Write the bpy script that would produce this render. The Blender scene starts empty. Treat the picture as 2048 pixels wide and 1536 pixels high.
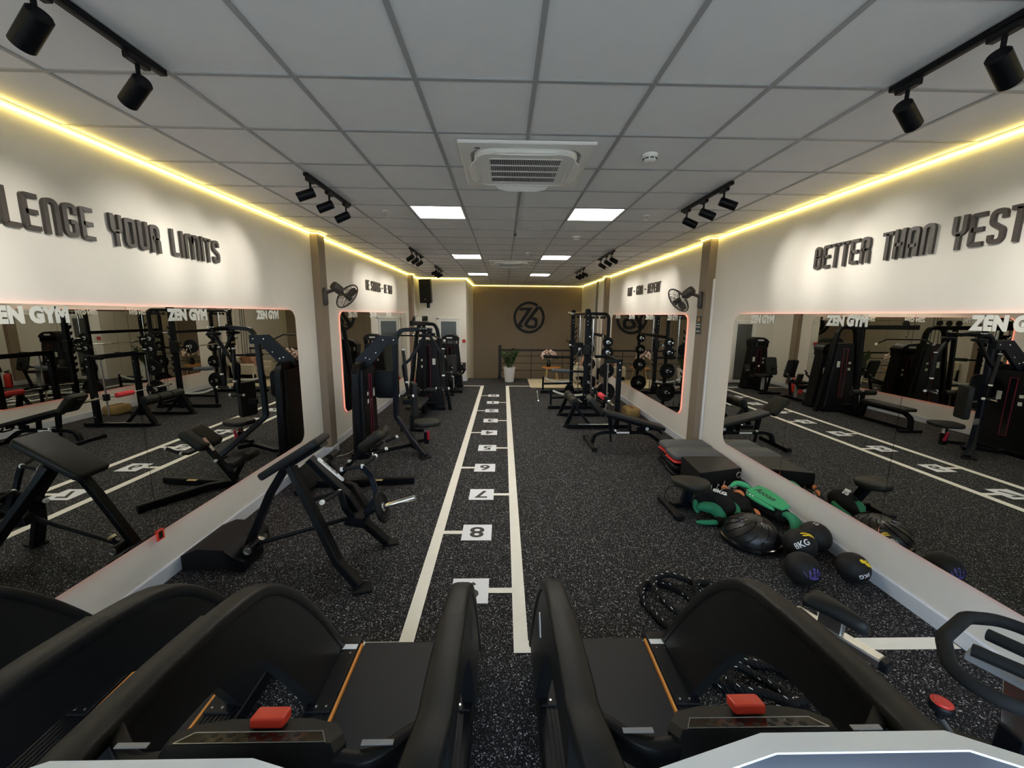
import bpy, bmesh, math, random
from mathutils import Vector as V, Matrix
random.seed(7)
S = bpy.context.scene
COL = S.collection
PI = math.pi
# ---------------------------------------------------------------- camera (2048 x 1536 frame)
FPX, YAW, PITCH, ROLL, HC = 807.93, .0221, .1697, -.0092, 2.2026
_f = V((math.sin(YAW)*math.cos(PITCH), math.cos(YAW)*math.cos(PITCH), -math.sin(PITCH)))
_r = V((math.cos(YAW), -math.sin(YAW), 0)); _u = _r.cross(_f)
CR = math.cos(ROLL)*_r - math.sin(ROLL)*_u
CU = math.sin(ROLL)*_r + math.cos(ROLL)*_u
CF = _f
CO = V((0, 0, HC))
cd = bpy.data.cameras.new('camera'); cam = bpy.data.objects.new('camera', cd); COL.objects.link(cam)
m = Matrix(((CR.x, CU.x, -CF.x, CO.x), (CR.y, CU.y, -CF.y, CO.y), (CR.z, CU.z, -CF.z, CO.z), (0, 0, 0, 1)))
cam.matrix_world = m
cd.sensor_fit = 'HORIZONTAL'; cd.sensor_width = 36; cd.lens = 36*FPX/2048; cd.clip_start = .02; cd.clip_end = 100
S.camera = cam
# ---------------------------------------------------------------- daylight behind the camera, exposure
W = bpy.data.worlds.new('sky'); S.world = W; W.use_nodes = True
bg = W.node_tree.nodes['Background']; bg.inputs[1].default_value = 5.5
_tc = W.node_tree.nodes.new('ShaderNodeTexCoord'); _sx = W.node_tree.nodes.new('ShaderNodeSeparateXYZ'); _cr = W.node_tree.nodes.new('ShaderNodeValToRGB')
W.node_tree.links.new(_tc.outputs['Generated'], _sx.inputs[0]); W.node_tree.links.new(_sx.outputs[2], _cr.inputs[0]); W.node_tree.links.new(_cr.outputs[0], bg.inputs[0])
_cr.color_ramp.elements[0].position = 0; _cr.color_ramp.elements[0].color = (.27, .29, .32, 1)      # street below the horizon
_cr.color_ramp.elements[1].position = .01; _cr.color_ramp.elements[1].color = (.62, .77, 1, 1)       # overcast sky
S.view_settings.view_transform = 'Standard'; S.view_settings.look = 'None'
S.view_settings.gamma = 1; S.view_settings.use_curve_mapping = False
S.view_settings.exposure = 1.15
PANEL_W, SPOT_W, LED_W, PINK_W = 13.0, 18.0, 6.0, 1.1
# ---------------------------------------------------------------- pixel of the photograph -> direction -> point on a plane
def _ray(x, y): return CR*((x-1024)/FPX) - CU*((y-768)/FPX) + CF
def at(x, y, ax, c):
    d = _ray(x, y); t = (c-CO[ax])/d[ax]; return CO + d*t
def aX(x, y, c): return at(x, y, 0, c)
def aY(x, y, c): return at(x, y, 1, c)
def aZ(x, y, c=0): return at(x, y, 2, c)
# ---------------------------------------------------------------- room numbers (metres)
XL, XR, ZC = -2.797, 3.1415, 3.354
YB, YLW, YBR, YFL = -1.7, 13.4, 16.5, 14.06
GX, GY = -.4475, 2.2482
# ---------------------------------------------------------------- geometry helpers
def basis(z, up=(0, 0, 1)):
    z = V(z).normalized(); up = V(up)
    if abs(z.dot(up.normalized())) > .98: up = V((0, 1, 0)) if abs(z.y) < .9 else V((1, 0, 0))
    x = up.cross(z).normalized(); y = z.cross(x); return x, y, z
def rotm(rx=0, ry=0, rz=0):
    from mathutils import Euler
    return Euler((rx, ry, rz)).to_matrix()
def fillet(pts, r, n=5, closed=False):
    pts = [V(p) for p in pts]; out = []; N = len(pts)
    for i, p in enumerate(pts):
        if not closed and i in (0, N-1): out.append(p); continue
        a, b = pts[i-1]-p, pts[(i+1) % N]-p
        la, lb = a.length, b.length
        if la < 1e-6 or lb < 1e-6: continue
        a /= la; b /= lb; ang = a.angle(b)
        if ang > PI-.02: out.append(p); continue
        rr = r[i] if isinstance(r, (list, tuple)) else r
        d = min(rr/math.tan(ang/2), la*.49, lb*.49)
        s, e = p+a*d, p+b*d
        for k in range(n+1):
            t = k/n; out.append(s*(1-t)**2 + p*2*t*(1-t) + e*t*t)
    return out
def bez(pts, n=8):
    "Catmull-Rom through the points"
    pts = [V(p) for p in pts]; P = [pts[0]*2-pts[1]] + pts + [pts[-1]*2-pts[-2]]; out = []
    for i in range(1, len(P)-2):
        for k in range(n):
            t = k/n; p0, p1, p2, p3 = P[i-1:i+3]
            out.append(.5*((2*p1)+(p2-p0)*t+(2*p0-5*p1+4*p2-p3)*t*t+(3*p1-p0-3*p2+p3)*t**3))
    out.append(pts[-1]); return out
class MB:
    def __init__(s): s.v = []; s.f = []
    def add(s, vs, fs):
        o = len(s.v); s.v += [tuple(v) for v in vs]; s.f += [tuple(i+o for i in f) for f in fs]; return s
    def loft(s, rings, cap=True, closed=False):
        n = len(rings[0]); vs = [p for r in rings for p in r]; fs = []
        R = len(rings)
        for i in range(R if closed else R-1):
            a, b = i*n, ((i+1) % R)*n
            for k in range(n): fs.append((a+k, a+(k+1) % n, b+(k+1) % n, b+k))
        if cap and not closed:
            fs.append(tuple(range(n))[::-1]); fs.append(tuple(range((R-1)*n, R*n)))
        return s.add(vs, fs)
    def box(s, c, d, R=None, b=0):
        "box at centre c, full size d, rotation R, chamfer b"
        c = V(c); hx, hy, hz = [x/2 for x in d]; R = R or Matrix.Identity(3)
        b = min(b, hx*.9, hy*.9, hz*.9)
        if b <= 0:
            vs = [c+R@V((x*hx, y*hy, z*hz)) for z in (-1, 1) for x, y in ((-1, -1), (1, -1), (1, 1), (-1, 1))]
            return s.add(vs, [(3, 2, 1, 0), (4, 5, 6, 7), (0, 1, 5, 4), (1, 2, 6, 5), (2, 3, 7, 6), (3, 0, 4, 7)])
        rings = []
        for z, i in ((-hz, b), (-hz+b, 0), (hz-b, 0), (hz, b)):
            x, y = hx-i, hy-i
            q = b*.6
            rings.append([c+R@V(p+(z,)) for p in ((-x+q, -y), (x-q, -y), (x, -y+q), (x, y-q), (x-q, y), (-x+q, y), (-x, y-q), (-x, -y+q))])
        return s.loft(rings)
    def span(s, a, b_, ch=0):
        "axis-aligned box between two corners"
        a, b_ = V(a), V(b_); return s.box((a+b_)/2, [abs(x) for x in (b_-a)], None, ch)
    def tube(s, pts, w, h=None, up=(0, 0, 1), fil=0, n=12, closed=False, fn=5, taper=None):
        "sweep: round if h is None (radius w) else rectangular w x h"
        pts = [V(p) for p in pts]
        if fil: pts = fillet(pts, fil, fn, closed)
        N = len(pts); rings = []; x0 = None
        if h is None: prof = [(w*math.cos(2*PI*k/n), w*math.sin(2*PI*k/n)) for k in range(n)]
        else:
            a, c, q = w/2, h/2, min(w, h)*.14
            prof = [(-a+q, -c), (a-q, -c), (a, -c+q), (a, c-q), (a-q, c), (-a+q, c), (-a, c-q), (-a, -c+q)]
        for i, p in enumerate(pts):
            if closed: t = (pts[(i+1) % N]-pts[i-1])
            else: t = (pts[min(i+1, N-1)]-pts[max(i-1, 0)])
            t.normalize()
            if x0 is None: x, y, _ = basis(t, up)
            else:
                x = x0-t*x0.dot(t)
                x = x.normalized() if x.length > 1e-5 else basis(t, up)[0]
                y = t.cross(x)
            x0 = x; k = 1
            if 0 < i < N-1 or closed:
                d1, d2 = (pts[i]-pts[i-1]).normalized(), (pts[(i+1) % N]-pts[i]).normalized()
                k = 1/max(.6, math.cos(d1.angle(d2, 0)/2))
            tp = taper[min(i, len(taper)-1)] if taper else 1
            rings.append([p+x*(a_*tp*(k if h is not None else 1))+y*(b_*tp) for a_, b_ in prof])
        return s.loft(rings, closed=closed)
    def cyl(s, p0, p1, r, r1=None, n=20):
        p0, p1 = V(p0), V(p1); x, y, z = basis(p1-p0); r1 = r if r1 is None else r1
        return s.loft([[p+x*(q*math.cos(2*PI*k/n))+y*(q*math.sin(2*PI*k/n)) for k in range(n)] for p, q in ((p0, r), (p1, r1))])
    def lathe(s, o, ax, prof, n=28, up=(0, 0, 1)):
        "profile of (radius, height) along axis ax from o"
        o = V(o); x, y, z = basis(ax, up)
        return s.loft([[o+z*h+x*(max(r, 1e-4)*math.cos(2*PI*k/n))+y*(max(r, 1e-4)*math.sin(2*PI*k/n)) for k in range(n)] for r, h in prof])
    def ball(s, c, r, n=24, sx=1, sy=1, sz=1, R=None):
        c = V(c); R = R or Matrix.Identity(3); rings = []
        for i in range(1, n//2):
            a = PI*i/(n//2); rings.append([c+R@V((sx*r*math.sin(a)*math.cos(2*PI*k/n), sy*r*math.sin(a)*math.sin(2*PI*k/n), -sz*r*math.cos(a))) for k in range(n)])
        return s.loft(rings)
    def pad(s, c, d, R=None, r=.03, e=.012, n=5):
        "cushion: rounded rectangle d.x x d.y, thickness d.z, corner radius r, edge rounding e"
        c = V(c); R = R or Matrix.Identity(3); hx, hy, hz = [x/2 for x in d]; r = min(r, hx*.98, hy*.98); e = min(e, hz*.95, r*.9, hx*.5, hy*.5); rings = []
        lev = [(-hz+e*(1-math.cos(PI/2*(1-k/3))) if False else -hz+e*(1-math.sin(PI/2*k/3)), e*(1-math.cos(PI/2*k/3))) for k in range(4)]
        lev = [(-hz+e*(1-math.cos(a)), e*(1-math.sin(a))) for a in (0, PI/6, PI/3, PI/2)]
        lev = lev+[(-z, i) for z, i in reversed(lev)]
        for z, i in lev:
            ring = []
            for cx, cy, a0 in ((hx-r, hy-r, 0), (-hx+r, hy-r, PI/2), (-hx+r, -hy+r, PI), (hx-r, -hy+r, 1.5*PI)):
                for k in range(n+1):
                    a = a0+PI/2*k/n; q = max(r-i, 1e-4); ring.append(c+R@V((cx+q*math.cos(a), cy+q*math.sin(a), z)))
            rings.append(ring)
        return s.loft(rings)
    def prism(s, poly, o, ux, uy, d, ch=0):
        "polygon (2d list) in frame o,ux,uy extruded d along ux x uy; optional chamfer on the front"
        o, ux, uy = V(o), V(ux).normalized(), V(uy).normalized(); nz = ux.cross(uy)
        P = [o+ux*a+uy*b for a, b in poly]
        if ch:
            cx = sum(p[0] for p in poly)/len(poly); cy = sum(p[1] for p in poly)/len(poly)
            Q = [o+ux*(a+(cx-a)*ch)+uy*(b+(cy-b)*ch)+nz*d for a, b in poly]
            return s.loft([P, [p+nz*d*.8 for p in P], Q])
        return s.loft([P, [p+nz*d for p in P]])
def rrect(w, h, r, n=6, only=None):
    out = []
    for q, (cx, cy, a0) in enumerate(((w/2-r, h/2-r, 0), (-w/2+r, h/2-r, PI/2), (-w/2+r, -h/2+r, PI), (w/2-r, -h/2+r, 1.5*PI))):
        if only is not None and q not in only: out.append(((cx+(r if q in (0, 3) else -r)), (cy+(r if q < 2 else -r)))); continue
        for k in range(n+1):
            a = a0+PI/2*k/n; out.append((cx+r*math.cos(a), cy+r*math.sin(a)))
    return out
# ---------------------------------------------------------------- objects
MATS = {}
def tagit(o, label=None, cat=None, group=None, kind=None):
    if label: o['label'] = label
    if cat: o['category'] = cat
    if group: o['group'] = group
    if kind: o['kind'] = kind
    return o
def mesh_of(mb, name, off=V((0, 0, 0)), sharp=35):
    me = bpy.data.meshes.new(name)
    me.from_pydata([(a-off[0], b-off[1], c-off[2]) for a, b, c in mb.v], [], mb.f)
    bm = bmesh.new(); bm.from_mesh(me); bmesh.ops.recalc_face_normals(bm, faces=bm.faces); bm.to_mesh(me); bm.free()
    me.shade_smooth(); me.set_sharp_from_angle(angle=math.radians(sharp)); me.update(); return me
def thing(name, label, cat, loc=(0, 0, 0), group=None):
    o = bpy.data.objects.new(name, None); COL.objects.link(o); o.location = loc; o.empty_display_size = .1
    return tagit(o, label, cat, group)
def root_loc(o):
    L = V((0, 0, 0))
    while o: L += V(o.location); o = o.parent
    return L
def part(par, name, mb, mat, label=None, sharp=35):
    "one mesh object under par (a thing or a part); mb is in world coordinates"
    off = root_loc(par); me = mesh_of(mb, name, off, sharp); me.materials.append(MATS[mat])
    o = bpy.data.objects.new(name, me); COL.objects.link(o); o.parent = par
    if label: o['label'] = label
    return o
def solid(name, mb, mat, label=None, cat=None, group=None, kind=None, sharp=35, loc=(0, 0, 0)):
    "a thing (or piece of the setting) that is one mesh"
    me = mesh_of(mb, name, V(loc), sharp); me.materials.append(MATS[mat])
    o = bpy.data.objects.new(name, me); COL.objects.link(o); o.location = loc
    return tagit(o, label, cat, group, kind)
def copy_tree(o, par=None):
    c = o.copy(); COL.objects.link(c); c.parent = par
    for ch in list(o.children): copy_tree(ch, c)
    return c
def dup(o, loc, rz=0, label=None, group=None):
    c = copy_tree(o); c.location = loc; c.rotation_euler = (0, 0, rz)
    if label: c['label'] = label
    if group: c['group'] = group
    return c
def text_mb(txt, size, o, ux, uy, depth=.002, bold=0, sx=1, align='LEFT', shear=0):
    "printed text as a thin mesh, in frame o,ux,uy"
    cu = bpy.data.curves.new('text', 'FONT'); cu.body = txt; cu.size = size; cu.offset = bold; cu.extrude = depth/2; cu.align_x = align; cu.shear = shear
    cu.resolution_u = 3
    ob = bpy.data.objects.new('text', cu); COL.objects.link(ob)
    bpy.context.view_layer.update()
    me = bpy.data.meshes.new_from_object(ob.evaluated_get(bpy.context.evaluated_depsgraph_get()))
    mb = MB(); ux, uy = V(ux).normalized(), V(uy).normalized(); nz = ux.cross(uy); o = V(o)
    mb.add([o+ux*(v.co.x*sx)+uy*v.co.y+nz*(v.co.z+depth/2) for v in me.vertices], [tuple(p.vertices) for p in me.polygons])
    bpy.data.objects.remove(ob); bpy.data.curves.remove(cu); bpy.data.meshes.remove(me)
    return mb
# ---------------------------------------------------------------- materials
def mat(name, col, rough=.5, metal=0, bump=0, bscale=200, var=0, vscale=8, emit=None, es=0, spec=.5, coat=0):
    mt = bpy.data.materials.new(name); mt.use_nodes = True; nt = mt.node_tree; b = nt.nodes['Principled BSDF']
    b.inputs['Base Color'].default_value = (*col, 1); b.inputs['Roughness'].default_value = rough; b.inputs['Metallic'].default_value = metal
    b.inputs['Specular IOR Level'].default_value = spec; b.inputs['Coat Weight'].default_value = coat
    if bump or var:
        tc = nt.nodes.new('ShaderNodeTexCoord')
    if var:
        nz = nt.nodes.new('ShaderNodeTexNoise'); nz.inputs['Scale'].default_value = vscale; nz.inputs['Detail'].default_value = 3
        mr = nt.nodes.new('ShaderNodeMapRange'); mr.inputs[3].default_value = 1-var; mr.inputs[4].default_value = 1+var
        mx = nt.nodes.new('ShaderNodeMix'); mx.data_type = 'RGBA'; mx.blend_type = 'MULTIPLY'; mx.inputs[0].default_value = 1
        mx.inputs[6].default_value = (*col, 1)
        nt.links.new(tc.outputs['Object'], nz.inputs['Vector']); nt.links.new(nz.outputs['Fac'], mr.inputs[0]); nt.links.new(mr.outputs[0], mx.inputs[7])
        nt.links.new(mx.outputs[2], b.inputs['Base Color'])
    if bump:
        n2 = nt.nodes.new('ShaderNodeTexNoise'); n2.inputs['Scale'].default_value = bscale; n2.inputs['Detail'].default_value = 2
        bp = nt.nodes.new('ShaderNodeBump'); bp.inputs['Strength'].default_value = bump; bp.inputs['Distance'].default_value = .002
        nt.links.new(tc.outputs['Object'], n2.inputs['Vector']); nt.links.new(n2.outputs['Fac'], bp.inputs['Height']); nt.links.new(bp.outputs[0], b.inputs['Normal'])
    if emit: b.inputs['Emission Color'].default_value = (*emit, 1); b.inputs['Emission Strength'].default_value = es
    MATS[name] = mt; return mt
mat('wall_cream', (.74, .71, .645), .75, bump=.12, bscale=90, var=.03)
mat('taupe', (.235, .185, .132), .7, bump=.1, bscale=90, var=.04)
mat('brown_wall', (.24, .185, .125), .7, bump=.1, bscale=90, var=.04)
mat('ceiling_board', (.79, .79, .785), .85, bump=.15, bscale=300, var=.03)
mat('grid_metal', (.36, .365, .37), .45)
mat('skirting', (.62, .65, .70), .35, var=.12, vscale=5)
mat('white_paint', (.80, .80, .78), .5)
mat('white_plastic', (.86, .85, .81), .35)
mat('grey_plastic', (.30, .30, .31), .4)
mat('black_metal', (.0028, .0034, .0050), .42, spec=.17, bump=.05, bscale=500)
mat('navy_metal', (.0042, .0064, .0120), .38, spec=.24, bump=.05, bscale=500)
mat('shroud', (.0025, .003, .004), .5, spec=.25)
mat('black_plastic', (.0042, .0046, .0058), .44, spec=.24, bump=.08, bscale=700)
mat('gloss_black', (.006, .006, .007), .12)
mat('treadmill_plastic', (.0062, .0071, .0080), .42, spec=.36, bump=.25, bscale=900)
mat('belt', (.009, .010, .0125), .55, spec=.35, bump=.15, bscale=600)
mat('vinyl', (.0105, .011, .0115), .5, spec=.28, bump=.12, bscale=350)
mat('vinyl_olive', (.019, .0187, .0150), .5, spec=.28, bump=.12, bscale=350)
mat('foam', (.011, .0115, .012), .8, spec=.25, bump=.4, bscale=300)
mat('grip_lit_grey', (.075, .085, .095), .75, bump=.3, bscale=300)
mat('dome_rubber', (.006, .0065, .0075), .40, bump=.05, bscale=200)
mat('rubber', (.005, .0055, .0065), .6, spec=.2, bump=.15, bscale=200)
mat('rubber_ball', (.0085, .009, .0095), .6, spec=.3, bump=.35, bscale=260)
mat('chrome', (.75, .75, .74), .14, 1)
mat('steel', (.55, .55, .54), .3, 1)
mat('cap_white', (.78, .78, .76), .3)
mat('red', (.62, .035, .03), .4)
mat('stop_red', (.80, .06, .035), .35)
mat('lever_red', (.50, .018, .05), .4)
mat('pink_foam', (.78, .055, .075), .7, bump=.2, bscale=200)
mat('crimson', (.30, .012, .045), .45)
mat('orange', (.72, .27, .045), .45)
mat('green', (.018, .235, .12), .7, bump=.3, bscale=500, var=.1, vscale=14)
mat('green_light', (.045, .40, .17), .7, bump=.3, bscale=500, var=.08, vscale=14)
mat('cloth_black', (.008, .008, .008), .85, spec=.2, bump=.4, bscale=600)
mat('strap_orange', (.62, .20, .07), .7)
mat('step_grey', (.085, .09, .095), .55, bump=.3, bscale=350)
mat('yellow', (.85, .62, .02), .5)
mat('purple', (.075, .05, .26), .6)
mat('print_white', (.82, .82, .82), .5)
mat('print_black', (.01, .01, .01), .5)
mat('tape', (.90, .88, .80), .5, var=.06, vscale=6)
mat('paper', (.84, .86, .92), .5)
mat('letter_wood', (.052, .043, .037), .45, var=.25, vscale=14)
mat('logo_black', (.006, .0055, .006), .5, spec=.25)
mat('etch', (.66, .66, .60), .7)
mat('wood_table', (.48, .20, .05), .45, var=.15, vscale=12)
mat('wood_leg', (.60, .42, .18), .5)
mat('sofa', (.52, .46, .36), .85, bump=.3, bscale=400)
mat('cushion_brown', (.20, .085, .04), .85)
mat('cushion_pink', (.45, .25, .19), .85)
mat('leaf', (.03, .075, .02), .45, var=.3, vscale=10)
mat('stem', (.06, .10, .03), .6)
mat('petal', (.85, .60, .53), .7, var=.15, vscale=30)
mat('petal_pale', (.90, .80, .73), .7)
mat('pot', (.72, .70, .66), .4)
mat('rug', (.62, .53, .36), .8, var=.08, vscale=3)
mat('rail_dark', (.008, .007, .007), .4, spec=.3)
mat('door_white', (.72, .72, .70), .4)
mat('frosted', (.085, .095, .09), .25)
mat('fan_grey', (.055, .05, .047), .35)
mat('glass_dark', (.02, .022, .022), .08)
mat('alarm', (.45, .03, .02), .4)
mat('poster', (.012, .035, .035), .4)
mat('soil', (.03, .02, .015), .9)
mat('cardboard', (.30, .20, .07), .7)
mat('screen_shell', (.84, .87, .90), .35)
mat('screen_back', (.05, .055, .075), .4)
mat('light_panel', (1, 1, 1), .5, emit=(1, .95, .86), es=PANEL_W)
mat("led_warm", (1, .8, .3), .5, emit=(1, .77, .20), es=LED_W*1.2)
mat('led_pink', (1, .5, .4), .5, emit=(1, .20, .13), es=PINK_W)
mat('lens', (1, 1, 1), .3, emit=(1, .9, .72), es=12)
def special():
    # mirror: silvered glass, slightly grey-green
    mt = mat('mirror', (.66, .655, .60), .0, 1)
    # rubber floor with light flecks
    mt = bpy.data.materials.new('rubber_floor'); mt.use_nodes = True; nt = mt.node_tree; b = nt.nodes['Principled BSDF']; MATS['rubber_floor'] = mt
    tc = nt.nodes.new('ShaderNodeTexCoord')
    nz = nt.nodes.new('ShaderNodeTexNoise'); nz.inputs['Scale'].default_value = 130; nz.inputs['Detail'].default_value = 1
    mxv = nt.nodes.new('ShaderNodeMix'); mxv.data_type = 'RGBA'; mxv.blend_type = 'LINEAR_LIGHT'; mxv.inputs[0].default_value = .006
    nt.links.new(tc.outputs['Object'], nz.inputs['Vector']); nt.links.new(tc.outputs['Object'], mxv.inputs[6]); nt.links.new(nz.outputs['Color'], mxv.inputs[7])
    def fleck(scale, lo, thr):
        vo = nt.nodes.new('ShaderNodeTexVoronoi'); vo.inputs['Scale'].default_value = scale; vo.inputs['Randomness'].default_value = 1
        nt.links.new(mxv.outputs[2], vo.inputs['Vector'])
        sp = nt.nodes.new('ShaderNodeSeparateColor'); nt.links.new(vo.outputs['Color'], sp.inputs[0])
        # size of the fleck depends on the cell: only some cells hold one
        mr = nt.nodes.new('ShaderNodeMapRange'); mr.inputs[1].default_value = lo; mr.inputs[2].default_value = 1; mr.inputs[3].default_value = 0; mr.inputs[4].default_value = thr
        nt.links.new(sp.outputs[0], mr.inputs[0])
        lt = nt.nodes.new('ShaderNodeMath'); lt.operation = 'LESS_THAN'; nt.links.new(vo.outputs['Distance'], lt.inputs[0]); nt.links.new(mr.outputs[0], lt.inputs[1])
        br = nt.nodes.new('ShaderNodeMapRange'); br.inputs[3].default_value = .25; br.inputs[4].default_value = 1; nt.links.new(sp.outputs[1], br.inputs[0])
        ml = nt.nodes.new('ShaderNodeMath'); ml.operation = 'MULTIPLY'; nt.links.new(lt.outputs[0], ml.inputs[0]); nt.links.new(br.outputs[0], ml.inputs[1])
        return ml
    a = fleck(95, .62, .50); c = fleck(210, .60, .50)
    mm = nt.nodes.new('ShaderNodeMath'); mm.operation = 'MAXIMUM'; nt.links.new(a.outputs[0], mm.inputs[0]); nt.links.new(c.outputs[0], mm.inputs[1])
    mx = nt.nodes.new('ShaderNodeMix'); mx.data_type = 'RGBA'; mx.inputs[6].default_value = (.0062, .0066, .008, 1); mx.inputs[7].default_value = (.60, .60, .62, 1)
    nt.links.new(mm.outputs[0], mx.inputs[0]); nt.links.new(mx.outputs[2], b.inputs['Base Color'])
    b.inputs['Roughness'].default_value = .75; b.inputs['Specular IOR Level'].default_value = .2
    # window glass: thin pane
    mt = bpy.data.materials.new('window_glass'); mt.use_nodes = True; nt = mt.node_tree; MATS['window_glass'] = mt
    nt.nodes.remove(nt.nodes['Principled BSDF']); out = nt.nodes['Material Output']
    t = nt.nodes.new('ShaderNodeBsdfTransparent'); t.inputs[0].default_value = (.93, .96, .95, 1)
    g = nt.nodes.new('ShaderNodeBsdfGlossy'); g.inputs['Roughness'].default_value = 0
    ms = nt.nodes.new('ShaderNodeMixShader'); ms.inputs[0].default_value = .08
    nt.links.new(t.outputs[0], ms.inputs[1]); nt.links.new(g.outputs[0], ms.inputs[2]); nt.links.new(ms.outputs[0], out.inputs[0])
special()
# ================================================================= THE SETTING
def struct(name, mb, mt, par=None):
    if par is not None: return part(par, name, mb, mt)
    return solid(name, mb, mt, kind='structure')
floor = struct('floor', MB().span((XL-.15, YB-.15, -.12), (XR+.15, YFL, 0)), 'rubber_floor')
struct('floor_landing', MB().span((XL-.15, YFL, -3.1), (XR+.15, YBR+.2, -3.0)), 'taupe')
struct('wall_stair_front', MB().span((-1.3, YFL-.01, -3.0), (XR+.02, YFL+.04, -.001)), 'taupe')
struct('wall_left', MB().span((XL-.15, YB-.15, 0), (XL, YLW+.1, ZC+.15)), 'wall_cream')
struct('wall_right', MB().span((XR, YB-.15, -3), (XR+.15, YBR+.2, ZC+.15)), 'wall_cream')
struct('wall_door', MB().span((XL, YLW, -3), (-1.22, YLW+.14, ZC+.15)), 'wall_cream')
struct('wall_return', MB().span((-1.36, YLW+.14, -3), (-1.22, YBR, ZC+.15)), 'wall_cream')
struct('wall_far', MB().span((-1.36, YBR, -3), (XR, YBR+.15, ZC+.15)), 'brown_wall')
CL = [(6.14, 6.36), (12.16, 12.40)]; CRt = [(6.12, 6.37), (12.2, 12.45)]; CD = .115
for y0, y1 in CL: struct('trim_column_left', MB().span((XL, y0, 0), (XL+CD, y1, ZC+.1), .006), 'taupe')
for y0, y1 in CRt: struct('trim_column_right', MB().span((XR-CD, y0, 0), (XR, y1, ZC+.1), .006), 'taupe')
# white cable trunking down the near right column and cream corner bead of the left one
struct('trim_trunking', MB().span((XR-.03, 6.085, .1), (XR-.004, 6.118, ZC-.6), .004), 'white_paint')
# skirting
def skirt(name, a, b, n):
    "baseboard from a to b (xy) standing on the side n"
    a, b, n = V((*a, 0)), V((*b, 0)), V((*n, 0)); mb = MB()
    d = (b-a).normalized(); x = n
    prof = [(0, 0), (.018, 0), (.018, .115), (.010, .125), (0, .125)]
    mb.loft([[p+x*u+V((0, 0, z)) for u, z in prof] for p in (a, b)]); return struct(name, mb, 'skirting')
def skirts(name, X, sg, cols, yend):
    y = YB
    for y0, y1 in cols:
        skirt(name, (X, y), (X, y0), (sg, 0)); skirt(name, (X, y0), (X+sg*(CD+.018), y0), (0, -1))
        skirt(name, (X+sg*CD, y0), (X+sg*CD, y1), (sg, 0)); skirt(name, (X, y1), (X+sg*(CD+.018), y1), (0, 1)); y = y1
    skirt(name, (X, y), (X, yend), (sg, 0))
skirts('baseboard_left', XL, 1, CL, YLW); skirts('baseboard_right', XR, -1, CRt, YFL)
skirt('baseboard_door', (XL, YLW), (-2.15, YLW), (0, -1)); skirt('baseboard_door', (-1.44, YLW), (-1.22, YLW), (0, -1))
# back wall with the window the daylight comes through
wb = MB()
wx0, wx1, wz0, wz1 = -2.3, 2.6, .9, 2.75
for a, b in (((XL, 0), (wx0, ZC+.1)), ((wx1, 0), (XR, ZC+.1)), ((wx0, 0), (wx1, wz0)), ((wx0, wz1), (wx1, ZC+.1))):
    wb.span((a[0], YB-.15, a[1]), (b[0], YB, b[1]))
struct('wall_back', wb, 'wall_cream')
win = thing('window_1', None, None, ((wx0+wx1)/2, YB, wz0)); win['kind'] = 'structure'
wf = MB()
for x in (wx0+.03, (2*wx0+wx1)/3, (wx0+2*wx1)/3, wx1-.03): wf.span((x-.03, YB-.11, wz0), (x+.03, YB-.03, wz1), .004)
for z in (wz0+.03, wz1-.03): wf.span((wx0, YB-.11, z-.03), (wx1, YB-.03, z+.03), .004)
part(win, 'window_frame', wf, 'white_paint')
for k in range(3):
    a = wx0+(wx1-wx0)*k/3; part(win, 'pane', MB().span((a+.03, YB-.075, wz0+.05), (a+(wx1-wx0)/3-.03, YB-.065, wz1-.05)), 'window_glass')
# ---------------------------------------------------------------- ceiling: boards in a grid
ceil_ = struct('ceiling', MB().span((XL, YB, ZC+.03), (XR, YBR, ZC+.15)), 'ceiling_board')
xs = [XL] + [GX+.6*i for i in range(-3, 6)] + [XR]
ys = [YB, -.1518] + [GY+.6*j for j in range(-3, 24)] + [YBR]
LIGHTS = [(1, 4), (1, 10), (1, 16)]
lit = set()
for j in (4, 10, 16):
    for i in (-1, 2): lit.add((i, j))
bm_tile = {}
for a in range(len(xs)-1):
    for b in range(len(ys)-1):
        i, j = a-4, b-5
        if ((i, j) in lit): continue
        w, d = xs[a+1]-xs[a], ys[b+1]-ys[b]; k = (round(w, 3), round(d, 3))
        if k not in bm_tile:
            me = mesh_of(MB().box((0, 0, 0), (w-.012, d-.012, .012), None, .002), 'ceiling_tile'); me.materials.append(MATS['ceiling_board']); bm_tile[k] = me
        o = bpy.data.objects.new('ceiling_tile', bm_tile[k]); COL.objects.link(o); o.parent = ceil_
        o.location = ((xs[a]+xs[a+1])/2, (ys[b]+ys[b+1])/2, ZC+.012+random.uniform(-.0006, .0006))
for x in xs: part(ceil_, 'grid_bar', MB().span((x-.012, YB, ZC-.001), (x+.012, YBR, ZC+.02)), 'grid_metal')
for y in ys[1:-1]: part(ceil_, 'grid_bar', MB().span((XL, y-.012, ZC-.0005), (XR, y+.012, ZC+.02)), 'grid_metal')
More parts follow.
